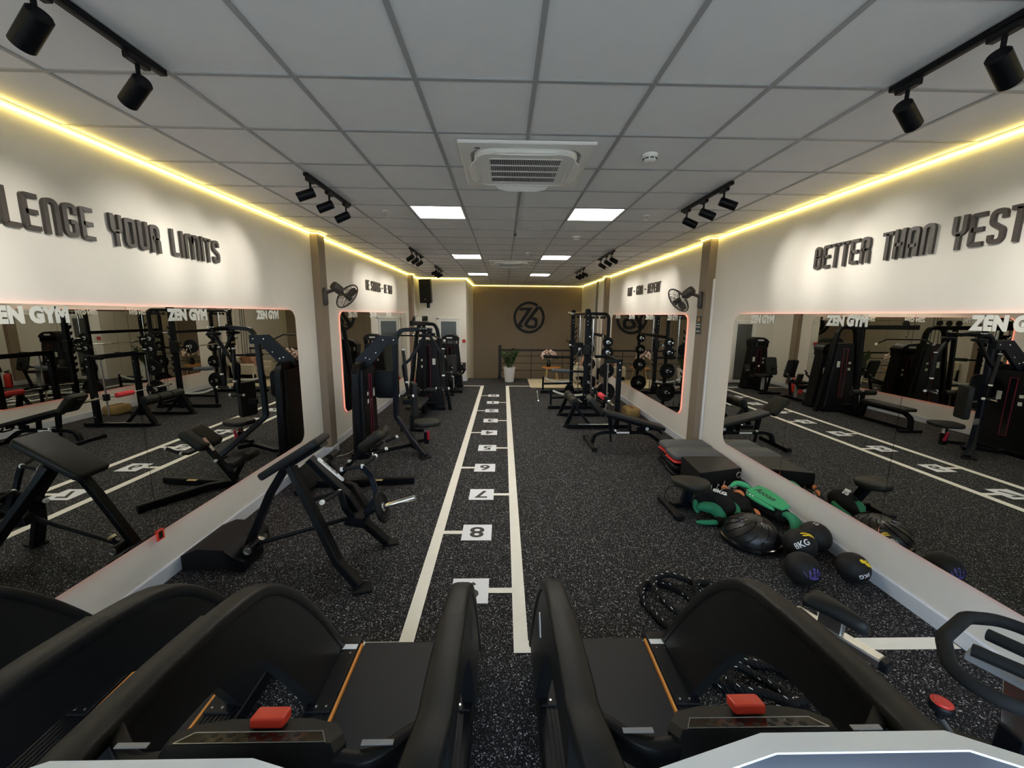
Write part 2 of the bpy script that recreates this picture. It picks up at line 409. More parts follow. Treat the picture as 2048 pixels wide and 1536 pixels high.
# ---------------------------------------------------------------- warm light strip running round the top of the walls
def led_path():
    zl = ZC-.022; p = [(XL+.014, YB+.05)]
    e = .014
    for y0, y1 in CL: p += [(XL+e, y0-e), (XL+CD+e, y0-e), (XL+CD+e, y1+e), (XL+e, y1+e)]
    p += [(XL+e, YLW-e), (-1.22+e, YLW-e), (-1.22+e, YBR-e), (XR-e, YBR-e)]
    for y0, y1 in reversed(CRt): p += [(XR-e, y1+e), (XR-CD-e, y1+e), (XR-CD-e, y0-e), (XR-e, y0-e)]
    p += [(XR-e, YB+.05)]
    return [V((a, b, zl)) for a, b in p]
LP = led_path()
led = thing('light_strip', 'warm yellow light strip glowing along the top of the walls', 'light strip', LP[0])
for a, b in zip(LP[:-1], LP[1:]): part(led, 'strip_run', MB().tube([a, b], .009, .009), 'led_warm')
# ---------------------------------------------------------------- ceiling panel lights
lp0 = None
rowlab = {4: 'glowing square ceiling panel just past the first cassette',
          10: 'glowing square ceiling panel before the far cassette', 16: 'glowing square ceiling panel closest to the logo wall'}
for j in (4, 10, 16):
    for i in (-1, 2):
        x0, y0 = GX+.6*i, GY+.6*j; c = (x0+.3, y0+.3, ZC)
        t = thing('panel_light', rowlab[j]+(', on the fire alarm side' if i < 0 else ', on the plate rack side'), 'ceiling light', c, 'panel lights set in the ceiling grid')
        fr = MB()
        for p, q in (((x0+.012, y0+.012), (x0+.588, y0+.03)), ((x0+.012, y0+.57), (x0+.588, y0+.588)), ((x0+.012, y0+.03), (x0+.03, y0+.57)), ((x0+.57, y0+.03), (x0+.588, y0+.57))):
            fr.span((*p, ZC+.001), (*q, ZC+.016))
        part(t, 'frame', fr, 'white_paint'); part(t, 'diffuser', MB().span((x0+.03, y0+.03, ZC+.004), (x0+.57, y0+.57, ZC+.014)), 'light_panel')
# ---------------------------------------------------------------- ceiling cassettes
def cassette(cx, cy, label):
    t = thing('air_conditioner', label, 'air conditioner', (cx, cy, ZC), 'ceiling cassette air conditioners')
    def ring(h, r, z, n=10): return [V((cx+a, cy+b, z)) for a, b in rrect(2*h, 2*h, r, n)]
    mb = MB(); z = ZC
    mb.loft([ring(.475, .012, z-.001), ring(.475, .012, z-.012), ring(.468, .012, z-.02), ring(.405, .17, z-.022), ring(.402, .17, z-.010), ring(.400, .17, z-.002)], cap=False)
    part(t, 'slot_shadow', MB().loft([ring(.41, .17, z-.0015), ring(.41, .17, z-.003)]), 'grey_plastic')  # darker ring draws the shadow line round the inner body as colour
    part(t, 'panel', mb, 'white_plastic')
    mb = MB(); mb.loft([ring(.375, .15, z-.006), ring(.375, .15, z-.03), ring(.36, .14, z-.042), ring(.335, .05, z-.045), ring(.330, .045, z-.040), ring(.262, .012, z-.042)], cap=False)
    part(t, 'front_grille_frame', mb, 'white_plastic')
    part(t, 'filter', MB().span((cx-.268, cy-.268, z-.030), (cx+.268, cy+.268, z-.026)), 'print_black')
    g = MB()
    for k in range(39): x = cx-.258+.516*k/38; g.span((x-.0019, cy-.262, z-.045), (x+.0019, cy+.262, z-.036))
    for k in range(5): y = cy-.258+.516*k/4; g.span((cx-.262, y-.0035, z-.046), (cx+.262, y+.0035, z-.038))
    part(t, 'grille', g, 'white_plastic')
    for k in range(4):
        a = k*PI/2; R = Matrix.Rotation(a, 3, 'Z'); fl = MB()
        poly = [(-.24, 0), (.24, 0), (.20, .055), (.12, .075), (-.12, .075), (-.20, .055)]
        o = V((cx, cy, z-.030))+R@V((0, -.352, 0)); ux = R@V((1, 0, 0)); uy = R@V((0, -.8, -.45))
        fl.prism(poly, o, ux, uy, .006); part(t, 'louvre', fl, 'white_plastic')
    part(t, 'display_badge', MB().span((cx-.36, cy-.40, z-.0235), (cx-.325, cy-.385, z-.02)), 'print_black')
cassette(.155, 3.41, 'white ceiling cassette air conditioner between two rows of near panel lights')
cassette(.155, 9.44, 'white ceiling cassette air conditioner beyond the second row of panel lights')
# ---------------------------------------------------------------- detectors, sprinklers, camera
def detector(x, y, label, r=.055):
    t = thing('smoke_detector', label, 'smoke detector', (x, y, ZC))
    part(t, 'base', MB().lathe((x, y, ZC), (0, 0, -1), [(r, 0), (r, .012), (r*.96, .022)]), 'white_plastic')
    part(t, 'sensor_head', MB().lathe((x, y, ZC), (0, 0, -1), [(r*.86, .022), (r*.84, .042), (r*.6, .052), (.2*r, .053)]), 'white_plastic')
    v = MB()
    for k in range(8):
        a = k*PI/4; v.box((x+r*.84*math.cos(a), y+r*.84*math.sin(a), ZC-.034), (.006, .026, .008), rotm(0, 0, a))
    part(t, 'vents', v, 'print_black')
detector(1.053, 3.137, 'white dome smoke detector beside the near ceiling cassette')
detector(1.072, 6.23, 'white smoke detector between the first and second rows of panel lights', .06)
detector(.452, 7.88, 'small white detector just before the far ceiling cassette', .045)
def sprinkler(x, y, label):
    t = thing('fire_sprinkler', label, 'sprinkler', (x, y, ZC))
    part(t, 'rose', MB().lathe((x, y, ZC), (0, 0, -1), [(.032, 0), (.03, .008), (.012, .01)]), 'white_plastic')
    part(t, 'head', MB().lathe((x, y, ZC), (0, 0, -1), [(.010, .01), (.010, .03), (.004, .034), (.004, .05), (.018, .051), (.018, .054)]), 'chrome')
sprinkler(-1.348, 4.884, 'small chrome ceiling sprinkler in front of the LIMITS wall track lights')
sprinkler(1.653, 4.917, 'small chrome ceiling sprinkler beside the BETTER THAN wall track lights')
sprinkler(-1.29, 8.07, 'small chrome ceiling sprinkler near the BE STRONG wall track lights')
sprinkler(1.70, 8.0, 'small chrome ceiling sprinkler near the GYM REPEAT wall track lights')
t = thing('dome_camera', 'tiny black dome camera on the ceiling centre line', 'camera', (.155, 5.99, ZC))
part(t, 'mount', MB().lathe((.155, 5.99, ZC), (0, 0, -1), [(.022, 0), (.02, .02)]), 'grey_plastic')
part(t, 'dome', MB().lathe((.155, 5.99, ZC), (0, 0, -1), [(.018, .02), (.02, .035), (.014, .05), (.003, .055)]), 'gloss_black')
# ---------------------------------------------------------------- track lights
def aim(o, d):
    x, y, z = basis(-V(d)); o.rotation_euler = Matrix((x, y, z)).transposed().to_euler()
def spotlight(x, y, tgt, label, power, group):
    zt = ZC-.034; t = thing('track_spotlight', label, 'spotlight', (x, y, zt), group)
    part(t, 'adapter', MB().box((x, y, zt-.013), (.034, .11, .028), None, .003), 'black_plastic')
    piv = V((x, y, zt-.075)); part(t, 'stem', MB().cyl((x, y, zt-.02), piv+V((0, 0, -.01)), .009, n=12), 'black_metal')
    d = (V(tgt)-piv).normalized()
    h0 = piv-d*.03+V((0, 0, -.038))
    mb = MB().lathe(h0, d, [(.031, -.004), (.038, .004), (.038, .142), (.036, .144), (.034, .142), (.032, .122)])
    hd = part(t, 'head', mb, 'black_metal')
    part(hd, 'lens', MB().lathe(h0, d, [(.031, .114), (.031, .120)]), 'lens')
    ld = bpy.data.lights.new('spot_lamp', 'SPOT'); ld.energy = power; ld.color = (1, .94, .84); ld.spot_size = math.radians(54); ld.spot_blend = 1.0; ld.shadow_soft_size = .03
    lo = bpy.data.objects.new('spot_lamp', ld); COL.objects.link(lo); lo.parent = t; lo.location = h0+d*.165-V((x, y, zt)); aim(lo, d)
def track(x, y0, y1, heads, wall, zt, what, power, fan=1.0, sh=0):
    mb = MB().box((x, (y0+y1)/2, ZC-.018), (.036, y1-y0, .030), None, .003)
    tr = thing('light_track', 'black ceiling light track %s' % what, 'light track', (x, (y0+y1)/2, ZC))
    part(tr, 'rail', mb, 'black_metal'); part(tr, 'groove', MB().box((x, (y0+y1)/2, ZC-.0335), (.010, y1-y0-.03, .002)), 'print_black')
    for k, (hy, z) in enumerate(zip(heads, zt)):
        spotlight(x, hy, (wall, heads[1]+(hy-heads[1])*fan+sh, z), ('black spotlight on the treadmill end of the track %s', 'black middle spotlight of three on the track %s', 'black spotlight on the brown wall end of the track %s')[k] % what, power, 'spotlights on the track %s' % what)
TL, TR = GX-1.2, GX+2.4
track(TL, 1.05, 2.21, (1.22, 1.65, 2.06), XL, (2.4, 2.4, 2.55), 'over the word CHALLENGE', SPOT_W, 1.3, .3)
track(TL, 3.62, 4.60, (3.70, 4.08, 4.49), XL, (2.72, 2.72, 2.72), 'over the LIMITS lettering', SPOT_W, 1.35, -.25)
track(TL, 7.40, 8.55, (7.55, 7.95, 8.35), XL, (2.7, 2.7, 2.7), 'over the words BE STRONG', SPOT_W, 1.1, .75)
track(TL, 10.05, 11.25, (10.2, 10.6, 11.0), XL, (2.7, 2.7, 2.7), 'over the words BE YOU', SPOT_W, 1.0, -.6)
track(TR, 1.05, 2.22, (1.30, 1.745, 2.13), XR, (2.4, 2.4, 2.5), 'over the word YESTERDAY', SPOT_W, 1.3, .35)
track(TR, 3.66, 4.64, (3.78, 4.15, 4.52), XR, (2.72, 2.72, 2.72), 'over the word BETTER', SPOT_W, 1.35, -.25)
track(TR, 7.40, 8.6, (7.55, 7.95, 8.4), XR, (2.7, 2.7, 2.7), 'over the word REPEAT', SPOT_W, 1.3, .35)
track(TR, 10.05, 11.3, (10.2, 10.65, 11.05), XR, (2.7, 2.7, 2.7), 'over the words EAT and GYM', SPOT_W, 1.0, -.6)
# ---------------------------------------------------------------- wall mirrors
def mirror(X, sg, edges, z0, z1, rnd, label, tz=(2.135, 2.222)):
    "sg: +1 faces +x.  rnd: set of 'lo','hi' ends with rounded corners"
    y0, y1 = min(edges), max(edges); x = X+sg*.022
    t = thing('wall_mirror', label, 'mirror', (X, (y0+y1)/2, z0), 'mirrors on the long walls')
    bk = MB(); bk.span((X+sg*.001, y0+.05, z0+.05), (X+sg*.012, y1-.05, z1-.05)); part(t, 'backing', bk, 'print_black')
    R = .13
    for a, b in zip(edges[:-1], edges[1:]):
        lo, hi = min(a, b), max(a, b)
        w, h = hi-lo-.004, z1-z0; only = set()
        if lo == y0 and 'lo' in rnd: only |= {1, 2}
        if hi == y1 and 'hi' in rnd: only |= {0, 3}
        poly = rrect(w, h, R, 8, only)
        if sg > 0: mb = MB().prism(poly, (x, (lo+hi)/2, (z0+z1)/2), (0, 1, 0), (0, 0, 1), .006)
        else: mb = MB().prism([(-p, q) for p, q in poly][::-1], (x, (lo+hi)/2, (z0+z1)/2), (0, -1, 0), (0, 0, 1), .006)
        pn = part(t, 'pane', mb, 'mirror')
        # etched gym name along the top of the pane
        u = V((0, sg, 0)); st = (lo+.375 if sg > 0 else hi-.375)
        tx = text_mb('ZEN GYM', (tz[1]-tz[0])/.70, (x+sg*.0062, st, tz[0]), u, (0, 0, 1), .0012, .0085, .82)
        part(pn, 'lettering', tx, 'etch')
    # pink backlight behind the edge
    pts = [V((X+sg*.009, (y0+y1)/2+a, (z0+z1)/2+b)) for a, b in rrect(y1-y0-.008, z1-z0-.008, R, 8, {0, 3} | ({1, 2} if 'lo' in rnd else set()))]
    part(t, 'backlight', MB().tube(pts, .005, closed=True, n=6), 'led_pink')
    return t
E5 = [5.5-1.216*k for k in range(6)][::-1]
ML = mirror(XL, 1, E5, .447, 2.24, {'hi'}, 'large wall mirror under the YOUR LIMITS lettering')
mirror(XR, -1, [5.46-1.216*k for k in range(6)][::-1], .455, 2.24, {'hi'}, 'large wall mirror under the BETTER THAN lettering')
mirror(XL, 1, [7.0+1.175*k for k in range(5)], .47, 2.23, {'lo', 'hi'}, 'rounded wall mirror with pink edge light behind the tower machines')
mirror(XR, -1, [6.88+1.2*k for k in range(5)], .50, 2.23, {'lo', 'hi'}, 'rounded wall mirror with pink edge light behind the plate rack')
# ---------------------------------------------------------------- raised wall lettering (own stroke alphabet)
a_, b_ = .085, .915
GL = {
 'A': (.5, [[(a_, 0), (a_, b_), (.415, b_), (.415, 0)], [(a_, .36), (.415, .36)]], .16),
 'B': (.5, [[(a_, a_), (a_, b_), (.36, b_), (.36, .54), (.16, .54)], [(.16, .50), (.425, .50), (.425, a_), (a_, a_)]], .17),
 'C': (.5, [[(.415, .66), (.415, b_), (a_, b_), (a_, a_), (.415, a_), (.415, .34)]], .16),
 'D': (.5, [[(a_, a_), (a_, b_), (.415, b_), (.415, a_), (a_, a_)]], .14),
 'E': (.5, [[(.46, b_), (a_, b_), (a_, a_), (.46, a_)], [(a_, .5), (.43, .5)]], .04),
 'G': (.5, [[(.415, .68), (.415, b_), (a_, b_), (a_, a_), (.415, a_), (.415, .46), (.25, .46)]], .15),
 'H': (.5, [[(a_, 0), (a_, 1)], [(.415, 0), (.415, 1)], [(a_, .48), (.415, .48)]], .02),
 'I': (.17, [[(a_, 0), (a_, 1)]], .02),
 'L': (.46, [[(a_, 1), (a_, a_), (.45, a_)]], .04),
 'M': (.92, [[(a_, 0), (a_, b_), (.46, b_), (.46, 0)], [(.46, .6), (.46, b_), (.835, b_), (.835, 0)]], .15),
 'N': (.5, [[(a_, 0), (a_, b_), (.415, b_), (.415, 0)]], .16),
 'O': (.5, [[(.25, b_), (a_, b_), (a_, a_), (.415, a_), (.415, b_), (.25, b_)]], .16),
 'P': (.5, [[(a_, 0), (a_, b_), (.415, b_), (.415, .44), (a_, .44)]], .14),
 'R': (.5, [[(a_, 0), (a_, b_), (.405, b_), (.405, .50), (a_, .50)], [(.22, .50), (.415, .46), (.415, 0)]], .13),
 'S': (.5, [[(.42, .70), (.42, b_), (a_, b_), (a_, .60), (.42, .40), (.42, a_), (a_, a_), (a_, .28)]], .14),
 'T': (.46, [[(0, b_), (.46, b_)], [(.23, b_), (.23, 0)]], .02),
 'U': (.5, [[(a_, 1), (a_, a_), (.415, a_), (.415, 1)]], .16),
 'Y': (.5, [[(a_, 1), (a_, .46), (.415, .46), (.415, 1)], [(.25, .47), (.25, 0)]], .15),
 '-': (.36, [[(.04, .47), (.32, .47)]], .02)}
def ribbon(mb, pts, th, o, ux, uy, d):
    nz = ux.cross(uy); N = len(pts); L_, R_ = [], []
    for i in range(N):
        t = (pts[min(i+1, N-1)]-pts[max(i-1, 0)]).normalized(); n = V((-t.y, t.x, 0)); k = 1
        if 0 < i < N-1: k = 1/max(.5, math.cos((pts[i]-pts[i-1]).angle(pts[i+1]-pts[i], 0)/2))
        L_.append(pts[i]+n*th/2*k); R_.append(pts[i]-n*th/2*k)
    f = lambda p, z: o+ux*p.x+uy*p.y+nz*z
    mb.loft([[f(L_[i], 0), f(L_[i], d), f(R_[i], d), f(R_[i], 0)] for i in range(N)])
def lettering(txt, X, sg, ystart, z0, h, yend, label, d=.02, skip=0):
    t = thing('wall_lettering', label, 'lettering', (X, (ystart+yend)/2, z0))
    ux, uy = V((0, sg, 0)), V((0, 0, 1)); adv = []; gap, sp = .075, .50
    x = 0
    for ch in txt:
        if ch == ' ': x += sp; continue
        adv.append((ch, x)); x += GL[ch][0]+gap
    tot = x-gap; sc = abs(yend-ystart)/tot
    for ch, x in adv:
        w, strokes, r = GL[ch]; mb = MB()
        for st in strokes:
            pts = [V((p[0]*sc, p[1]*h, 0)) for p in st]
            pts = fillet(pts, r*sc*1.15, 6)
            ribbon(mb, pts, .142*sc, V((X+sg*.004, ystart+sg*x*sc, z0)), ux, uy, d)
        part(t, 'letter', mb, 'letter_wood', sharp=50)
lettering('CHALLENGE YOUR LIMITS', XL, 1, 1.99, 2.665, .22, 4.165, 'raised dark wooden letters reading CHALLENGE YOUR LIMITS')
lettering('BETTER THAN YESTERDAY', XR, -1, 4.155, 2.672, .225, 1.93, 'raised dark wooden letters reading BETTER THAN YESTERDAY')
lettering('BE STRONG - BE YOU', XL, 1, 8.44, 2.672, .21, 10.36, 'raised dark letters reading BE STRONG - BE YOU')
lettering('EAT - GYM - REPEAT', XR, -1, 10.36, 2.685, .21, 8.22, 'raised dark letters reading EAT - GYM - REPEAT')
# ---------------------------------------------------------------- logo on the far wall
lx, lz, lr = 1.026, 2.10, .63
t = thing('wall_logo', 'round black ring logo with a Z and a G on the brown wall', 'logo', (lx, YBR, lz))
def loop(r0, r1, a0, a1, n=60):
    mb = MB(); mb.loft([[V((lx+r*math.cos(a), y, lz+r*math.sin(a))) for r, y in ((r0, YBR-.003), (r0, YBR-.05), (r1, YBR-.05), (r1, YBR-.003))] for a in [a0+(a1-a0)*k/n for k in range(n+1)]]); return mb
part(t, 'ring', loop(lr, lr*.845, math.radians(55), math.radians(55+353)), 'logo_black')
def flat(poly): return MB().prism(poly, (lx, YBR-.003, lz), (1, 0, 0), (0, 0, 1), .05)
q = lr
part(t, 'letter', flat([(-.66*q, .44*q), (-.56*q, .62*q), (.22*q, .62*q), (-.52*q, -.50*q), (-.36*q, -.50*q), (-.42*q, -.62*q), (-.84*q, -.62*q), (-.14*q, .44*q)]), 'logo_black', 'letter Z')
g = MB(); gp = [V((.56*q, .66*q, 0)), V((.50*q, .56*q, 0)), V((-.02*q, -.12*q, 0)), V((-.26*q, -.46*q, 0)), V((.02*q, -.60*q, 0)), V((.46*q, -.60*q, 0)), V((.46*q, -.08*q, 0)), V((.16*q, -.08*q, 0))]
gp = fillet(gp, .22*q, 5)
ribbon(g, gp, .20*q, V((lx, YBR-.003, lz)), V((1, 0, 0)), V((0, 0, 1)), .05); part(t, 'letter', g, 'logo_black', 'letter G')
# ---------------------------------------------------------------- glazed door beside the logo wall
dx0, dx1, dz = -2.12, -1.47, 2.04
dr = thing('door_1', None, None, ((dx0+dx1)/2, YLW, 0)); dr['kind'] = 'structure'
mb = MB()
for a, b in (((dx0-.05, 0), (dx0, dz+.05)), ((dx1, 0), (dx1+.05, dz+.05)), ((dx0-.05, dz), (dx1+.05, dz+.05))): mb.span((a[0], YLW-.035, a[1]), (b[0], YLW-.001, b[1]), .004)
part(dr, 'door_frame', mb, 'white_paint')
mb = MB()
for a, b in (((dx0+.005, .005), (dx0+.075, dz-.005)), ((dx1-.075, .005), (dx1-.005, dz-.005)), ((dx0+.075, dz-.075), (dx1-.075, dz-.005)), ((dx0+.075, .005), (dx1-.075, .10))): mb.span((a[0], YLW-.03, a[1]), (b[0], YLW-.002, b[1]), .004)
part(dr, 'door_leaf', mb, 'door_white')
part(dr, 'pane', MB().span((dx0+.075, YLW-.02, .10), (dx1-.075, YLW-.012, dz-.075)), 'frosted')
part(dr, 'door_handle', MB().tube([(dx0+.04, YLW-.03, 1.0), (dx0+.04, YLW-.07, 1.0), (dx0+.15, YLW-.07, 1.0)], .009, fil=.02), 'steel')
# red alarm button, loudspeaker
p = aY(928, 682, YLW)
t = thing('alarm_call_point', 'small red fire alarm button beside the glazed door', 'fire alarm', p)
part(t, 'housing', MB().box(p+V((0, -.02, 0)), (.10, .04, .11), None, .006), 'alarm'); part(t, 'button', MB().lathe(p+V((0, -.04, 0)), (0, -1, 0), [(.024, 0), (.022, .006), (.01, .008)], 16), 'red')
sx, sz = -2.44, 2.92
t = thing('loudspeaker', 'tall black loudspeaker hung high above the glazed door', 'speaker', (sx, YLW, sz))
R = rotm(math.radians(8), 0, math.radians(-6)); c = V((sx, YLW-.28, sz))
part(t, 'cabinet', MB().prism([(-.18, -.165), (.18, -.165), (.13, .165), (-.13, .165)], c+R@V((0, 0, -.36)), R@V((1, 0, 0)), R@V((0, 1, 0)), .72), 'black_plastic')
part(t, 'grille', MB().pad(c+R@V((0, -.168, 0)), (.33, .68, .014), R@rotm(PI/2, 0, 0), .02, .005), 'foam')
part(t, 'badge', MB().box(c+R@V((0, -.178, -.24)), (.03, .004, .03), R), 'grey_plastic')
part(t, 'bracket', MB().tube([c+V((0, .1, -.38)), c+V((0, .12, -.44)), (sx, YLW-.002, sz-.44)], .02, n=10).box((sx, YLW-.008, sz-.44), (.1, .014, .16)), 'black_metal')
# ---------------------------------------------------------------- wall fans on the near columns
def wall_fan(base, out, head, axis, label):
    base, head = V(base), V(head); ax = V(axis).normalized(); o = V(out)
    t = thing('wall_fan', label, 'fan', base)
    x, y, z = basis(o); R = Matrix((x, y, z)).transposed()
    part(t, 'wall_bracket', MB().pad(base+o*.025+V((0, 0, -.05)), (.085, .26, .05), R, .04, .015), 'fan_grey')
    back = head-ax*.20
    part(t, 'arm', MB().tube(bez([base+o*.04+V((0, 0, .0)), base+o*.12+V((0, 0, .03)), back+V((0, 0, -.02))], 5), .024, n=10), 'fan_grey')
    part(t, 'motor', MB().lathe(back, ax, [(.01, -.08), (.06, -.075), (.068, -.05), (.068, .06), (.05, .085), (.02, .10), (.015, .13)], 20), 'fan_grey')
    u, v, w = basis(ax)
    P = lambda r, a, h: head+u*(r*math.cos(a))+v*(r*math.sin(a))+w*h
    cg = MB(); cg.tube([P(.205, 2*PI*k/36, 0) for k in range(36)], .011, closed=True, n=6)
    for rr, h in ((.15, .045), (.15, -.05), (.09, .06), (.09, -.065)): cg.tube([P(rr, 2*PI*k/28, h) for k in range(28)], .0022, closed=True, n=5)
    for k in range(24):
        a = 2*PI*k/24
        for sgn in (1, -1): cg.tube([P(.204, a, 0), P(.185, a, .028*sgn), P(.15, a, (.045 if sgn > 0 else -.05)), P(.04, a, .068*sgn)], .0016, n=4)
    part(t, 'cage', cg, 'fan_grey')
    part(t, 'hub', MB().lathe(head, w, [(.035, -.03), (.04, .02), (.03, .045), (.045, .066), (.045, .072), (.01, .074)]), 'fan_grey')
    for k in range(3):
        b = MB(); a0 = k*2*PI/3+.3; rings = []
        for i in range(7):
            r = .035+.145*i/6; wd = .12+.55*math.sin(PI*min(1, (i+1)/6.5))**.8
            rings.append([P(r, a0+wd*(s-.5)*1.5, .028*(s-.5)*2+dz) for dz in (0, .002) for s in ((0, .33, .66, 1) if dz == 0 else (1, .66, .33, 0))])
        b.loft(rings); part(t, 'blade', b, 'fan_grey')
wall_fan((XL+CD, 6.22, 2.50), (1, 0, 0), (XL+CD+.29, 6.36, 2.46), (.45, .70, -.55), 'grey wall fan on the column beside the BE STRONG lettering')
wall_fan((XR-CD, 6.245, 2.50), (-1, 0, 0), (XR-CD-.30, 6.38, 2.45), (-.45, .70, -.55), 'grey wall fan on the column beside the REPEAT lettering')
# poster on right column, tag on the mirror seam, cable on the wall
p = aX(1398, 646, XR-CD)
t = thing('notice_sign', 'small dark green notice on the brown column under the fan', 'sign', (XR-CD, 6.27, 2.05))
part(t, 'board', MB().span((XR-CD-.006, 6.19, 1.93), (XR-CD-.0005, 6.345, 2.21)), 'poster')
for z in (2.075, 2.035, 1.97): part(t, 'print', MB().span((XR-CD-.0075, 6.205, z), (XR-CD-.006, 6.33, z+.014)), 'etch')
part(t, 'emblem', MB().lathe((XR-CD-.0065, 6.268, 2.15), (-1, 0, 0), [(.036, 0), (.036, .001)], 16), 'wood_table')
t = thing('hang_tag', 'small orange and black tag on the mirror seam above the skirting', 'tag', (XL, 3.07, .42))
part(t, 'card', MB().box((XL+.034, 3.07, .425), (.006, .07, .085)), 'stop_red'); part(t, 'print', MB().box((XL+.038, 3.07, .425), (.002, .035, .06)), 'print_black')
t = thing('wall_cable', 'thin black cables hanging down the cream wall past the plate rack', 'cable', (XR, 13.9, 3.3))
for k in range(3): part(t, 'strand', MB().tube(bez([(XR-.02, 13.6+.12*k, ZC-.02), (XR-.03, 13.62+.1*k, 2.4), (XR-.02, 13.6+.13*k, 1.2), (XR-.02, 13.6+.1*k, .2)], 5), .008, n=6), 'black_plastic')
# ---------------------------------------------------------------- floor marking
def tape(a, b, label, grp=None): solid('floor_tape', MB().span((*a, .0002), (*b, .0016)), 'tape', label, 'tape', grp, loc=((a[0]+b[0])/2, (a[1]+b[1])/2, 0))
tape((-.70, 1.0), (-.60, 12.515), 'long white floor tape line bounding the lane beside the treadmill row')
tape((.08, 2.33), (.18, 12.515), 'long white lane tape line that turns towards the exercise bike')
tape((.18, 2.33), (XR-.03, 2.43), 'white floor tape running from the lane to the wall behind the exercise bike')
tape((-2.75, 2.33), (-.70, 2.43), 'white floor tape running from the lane to the wall behind the treadmills')
tape((-2.7, 12.42), (-.70, 12.515), 'thin white floor tape from the lane end towards the glazed door')
tape((.18, 12.42), (.84, 12.515), 'thin white floor tape from the lane end to the pale rug')
WORD = 'zero one two three four five six seven eight nine'.split()
for n in range(10):
    y = 10.94-.8883*n
    t = thing('number_sheet', 'white square floor sheet printed with the digit %s' % WORD[n], 'floor sheet', (-.26, y, 0))
    part(t, 'sheet', MB().span((-.41, y-.15, .0002), (-.11, y+.15, .0018)), 'paper')
    part(t, 'digit', text_mb(str(n), .27, (-.26, y+.093, .0018), (-1, 0, 0), (0, -1, 0), .0006, .006, 1.15, 'CENTER'), 'print_black')
    a, b = ((-.60, y-.03), (-.41, y+.03)) if n % 2 == 0 else ((-.11, y-.03), (.08, y+.03))
    tape(a, b, 'short white tape tick joining the digit %s sheet to the lane line' % WORD[n])
# ---------------------------------------------------------------- stair railing, plant, lounge corner
YR = 13.98
t = thing('stair_railing', 'black metal stair railing with newel post in front of the brown wall', 'railing', (1.5, YR, 0))
nx = -.12
part(t, 'newel_post', MB().box((nx, YR, .53), (.10, .10, 1.06), None, .008).box((nx, YR, 1.05), (.13, .13, .03), None, .006).box((nx, YR, .04), (.14, .14, .08), None, .006), 'rail_dark')
part(t, 'finial', MB().ball((nx, YR, 1.13), .055, 16), 'rail_dark')
part(t, 'handrail', MB().tube([(nx, YR, 1.0), (XR-.02, YR, 1.0)], .05, .06), 'rail_dark')
for z in (.80, .545, .29): part(t, 'rail', MB().tube([(nx, YR, z), (XR-.02, YR, z)], .012, n=8), 'rail_dark')
for x in (.97, 2.06, XR-.03): part(t, 'baluster', MB().tube([(x, YR, .0), (x, YR, 1.0)], .02, .02), 'rail_dark')
px, py = .20, 13.30
t = thing('potted_plant', 'green leafy plant in a tall white pot beside the railing post', 'plant', (px, py, 0))
mb = MB().lathe((px, py, 0), (0, 0, 1), [(.13, 0), (.145, .01), (.15, .06), (.158, .12), (.185, .40), (.20, .47), (.205, .50), (.19, .50), (.18, .45)], 32)
pot = part(t, 'pot', mb, 'pot'); part(pot, 'soil', MB().lathe((px, py, 0), (0, 0, 1), [(.17, .44), (.17, .455)], 20), 'soil')
rl = random.Random(3)
for k in range(24):
    a = rl.uniform(0, 2*PI); ln = rl.uniform(.38, .62); sp = rl.uniform(.05, .24); b0 = V((px+.06*math.cos(a), py+.06*math.sin(a), .45)); tip = b0+V((sp*math.cos(a), sp*math.sin(a), ln)); md = (b0+tip)/2+V((0, 0, .05))
    st = part(t, 'stem', MB().tube(bez([b0, md, tip], 4), .007, n=6), 'stem')
    for i in range(7):
        f = .25+.75*i/6; p0 = b0.lerp(md, f*2) if f < .5 else md.lerp(tip, f*2-1); s = 1 if i % 2 else -1
        d = V((math.cos(a+s*1.35), math.sin(a+s*1.35), .75)).normalized(); sd = d.cross(V((0, 0, 1))).normalized(); nn = sd.cross(d)
        L_ = rl.uniform(.13, .19); lf = MB(); w = .03
        lf.add([p0, p0+d*L_*.4+sd*w, p0+d*L_, p0+d*L_*.4-sd*w, p0+d*L_*.4+nn*.006, p0+d*L_*.4-nn*.004], [(0, 1, 4), (1, 2, 4), (2, 3, 4), (3, 0, 4), (0, 5, 1), (1, 5, 2), (2, 5, 3), (3, 5, 0)])
        part(st, 'leaf', lf, 'leaf')
solid('area_rug', MB().span((.84, 12.2, .0005), (XR-.05, 13.9, .004)), 'rug', 'pale beige rug on the floor before the railing', 'rug', loc=(2, 13, 0))
# low table with flowers
tx, ty = 1.62, 13.45
t = thing('side_table', 'round wooden table on slim legs holding a flower vase', 'table', (tx, ty, 0))
part(t, 'table_top', MB().lathe((tx, ty, 0), (0, 0, 1), [(.30, .46), (.325, .468), (.33, .48), (.325, .492), (.30, .495)], 36), 'wood_table')
for k in range(4):
    a = PI/4+k*PI/2; part(t, 'leg', MB().cyl((tx+.2*math.cos(a), ty+.2*math.sin(a), .465), (tx+.29*math.cos(a), ty+.29*math.sin(a), .0045), .016, .011, 10), 'wood_leg')
t = thing('flower_vase', 'dark vase of pink and cream roses on the wooden table', 'flowers', (tx-.1, ty, .495))
vx = tx-.1
part(t, 'vase', MB().lathe((vx, ty, .495), (0, 0, 1), [(.045, 0), (.06, .01), (.075, .08), (.06, .16), (.05, .2), (.055, .22), (.045, .21)], 20), 'gloss_black')
rf = random.Random(5)
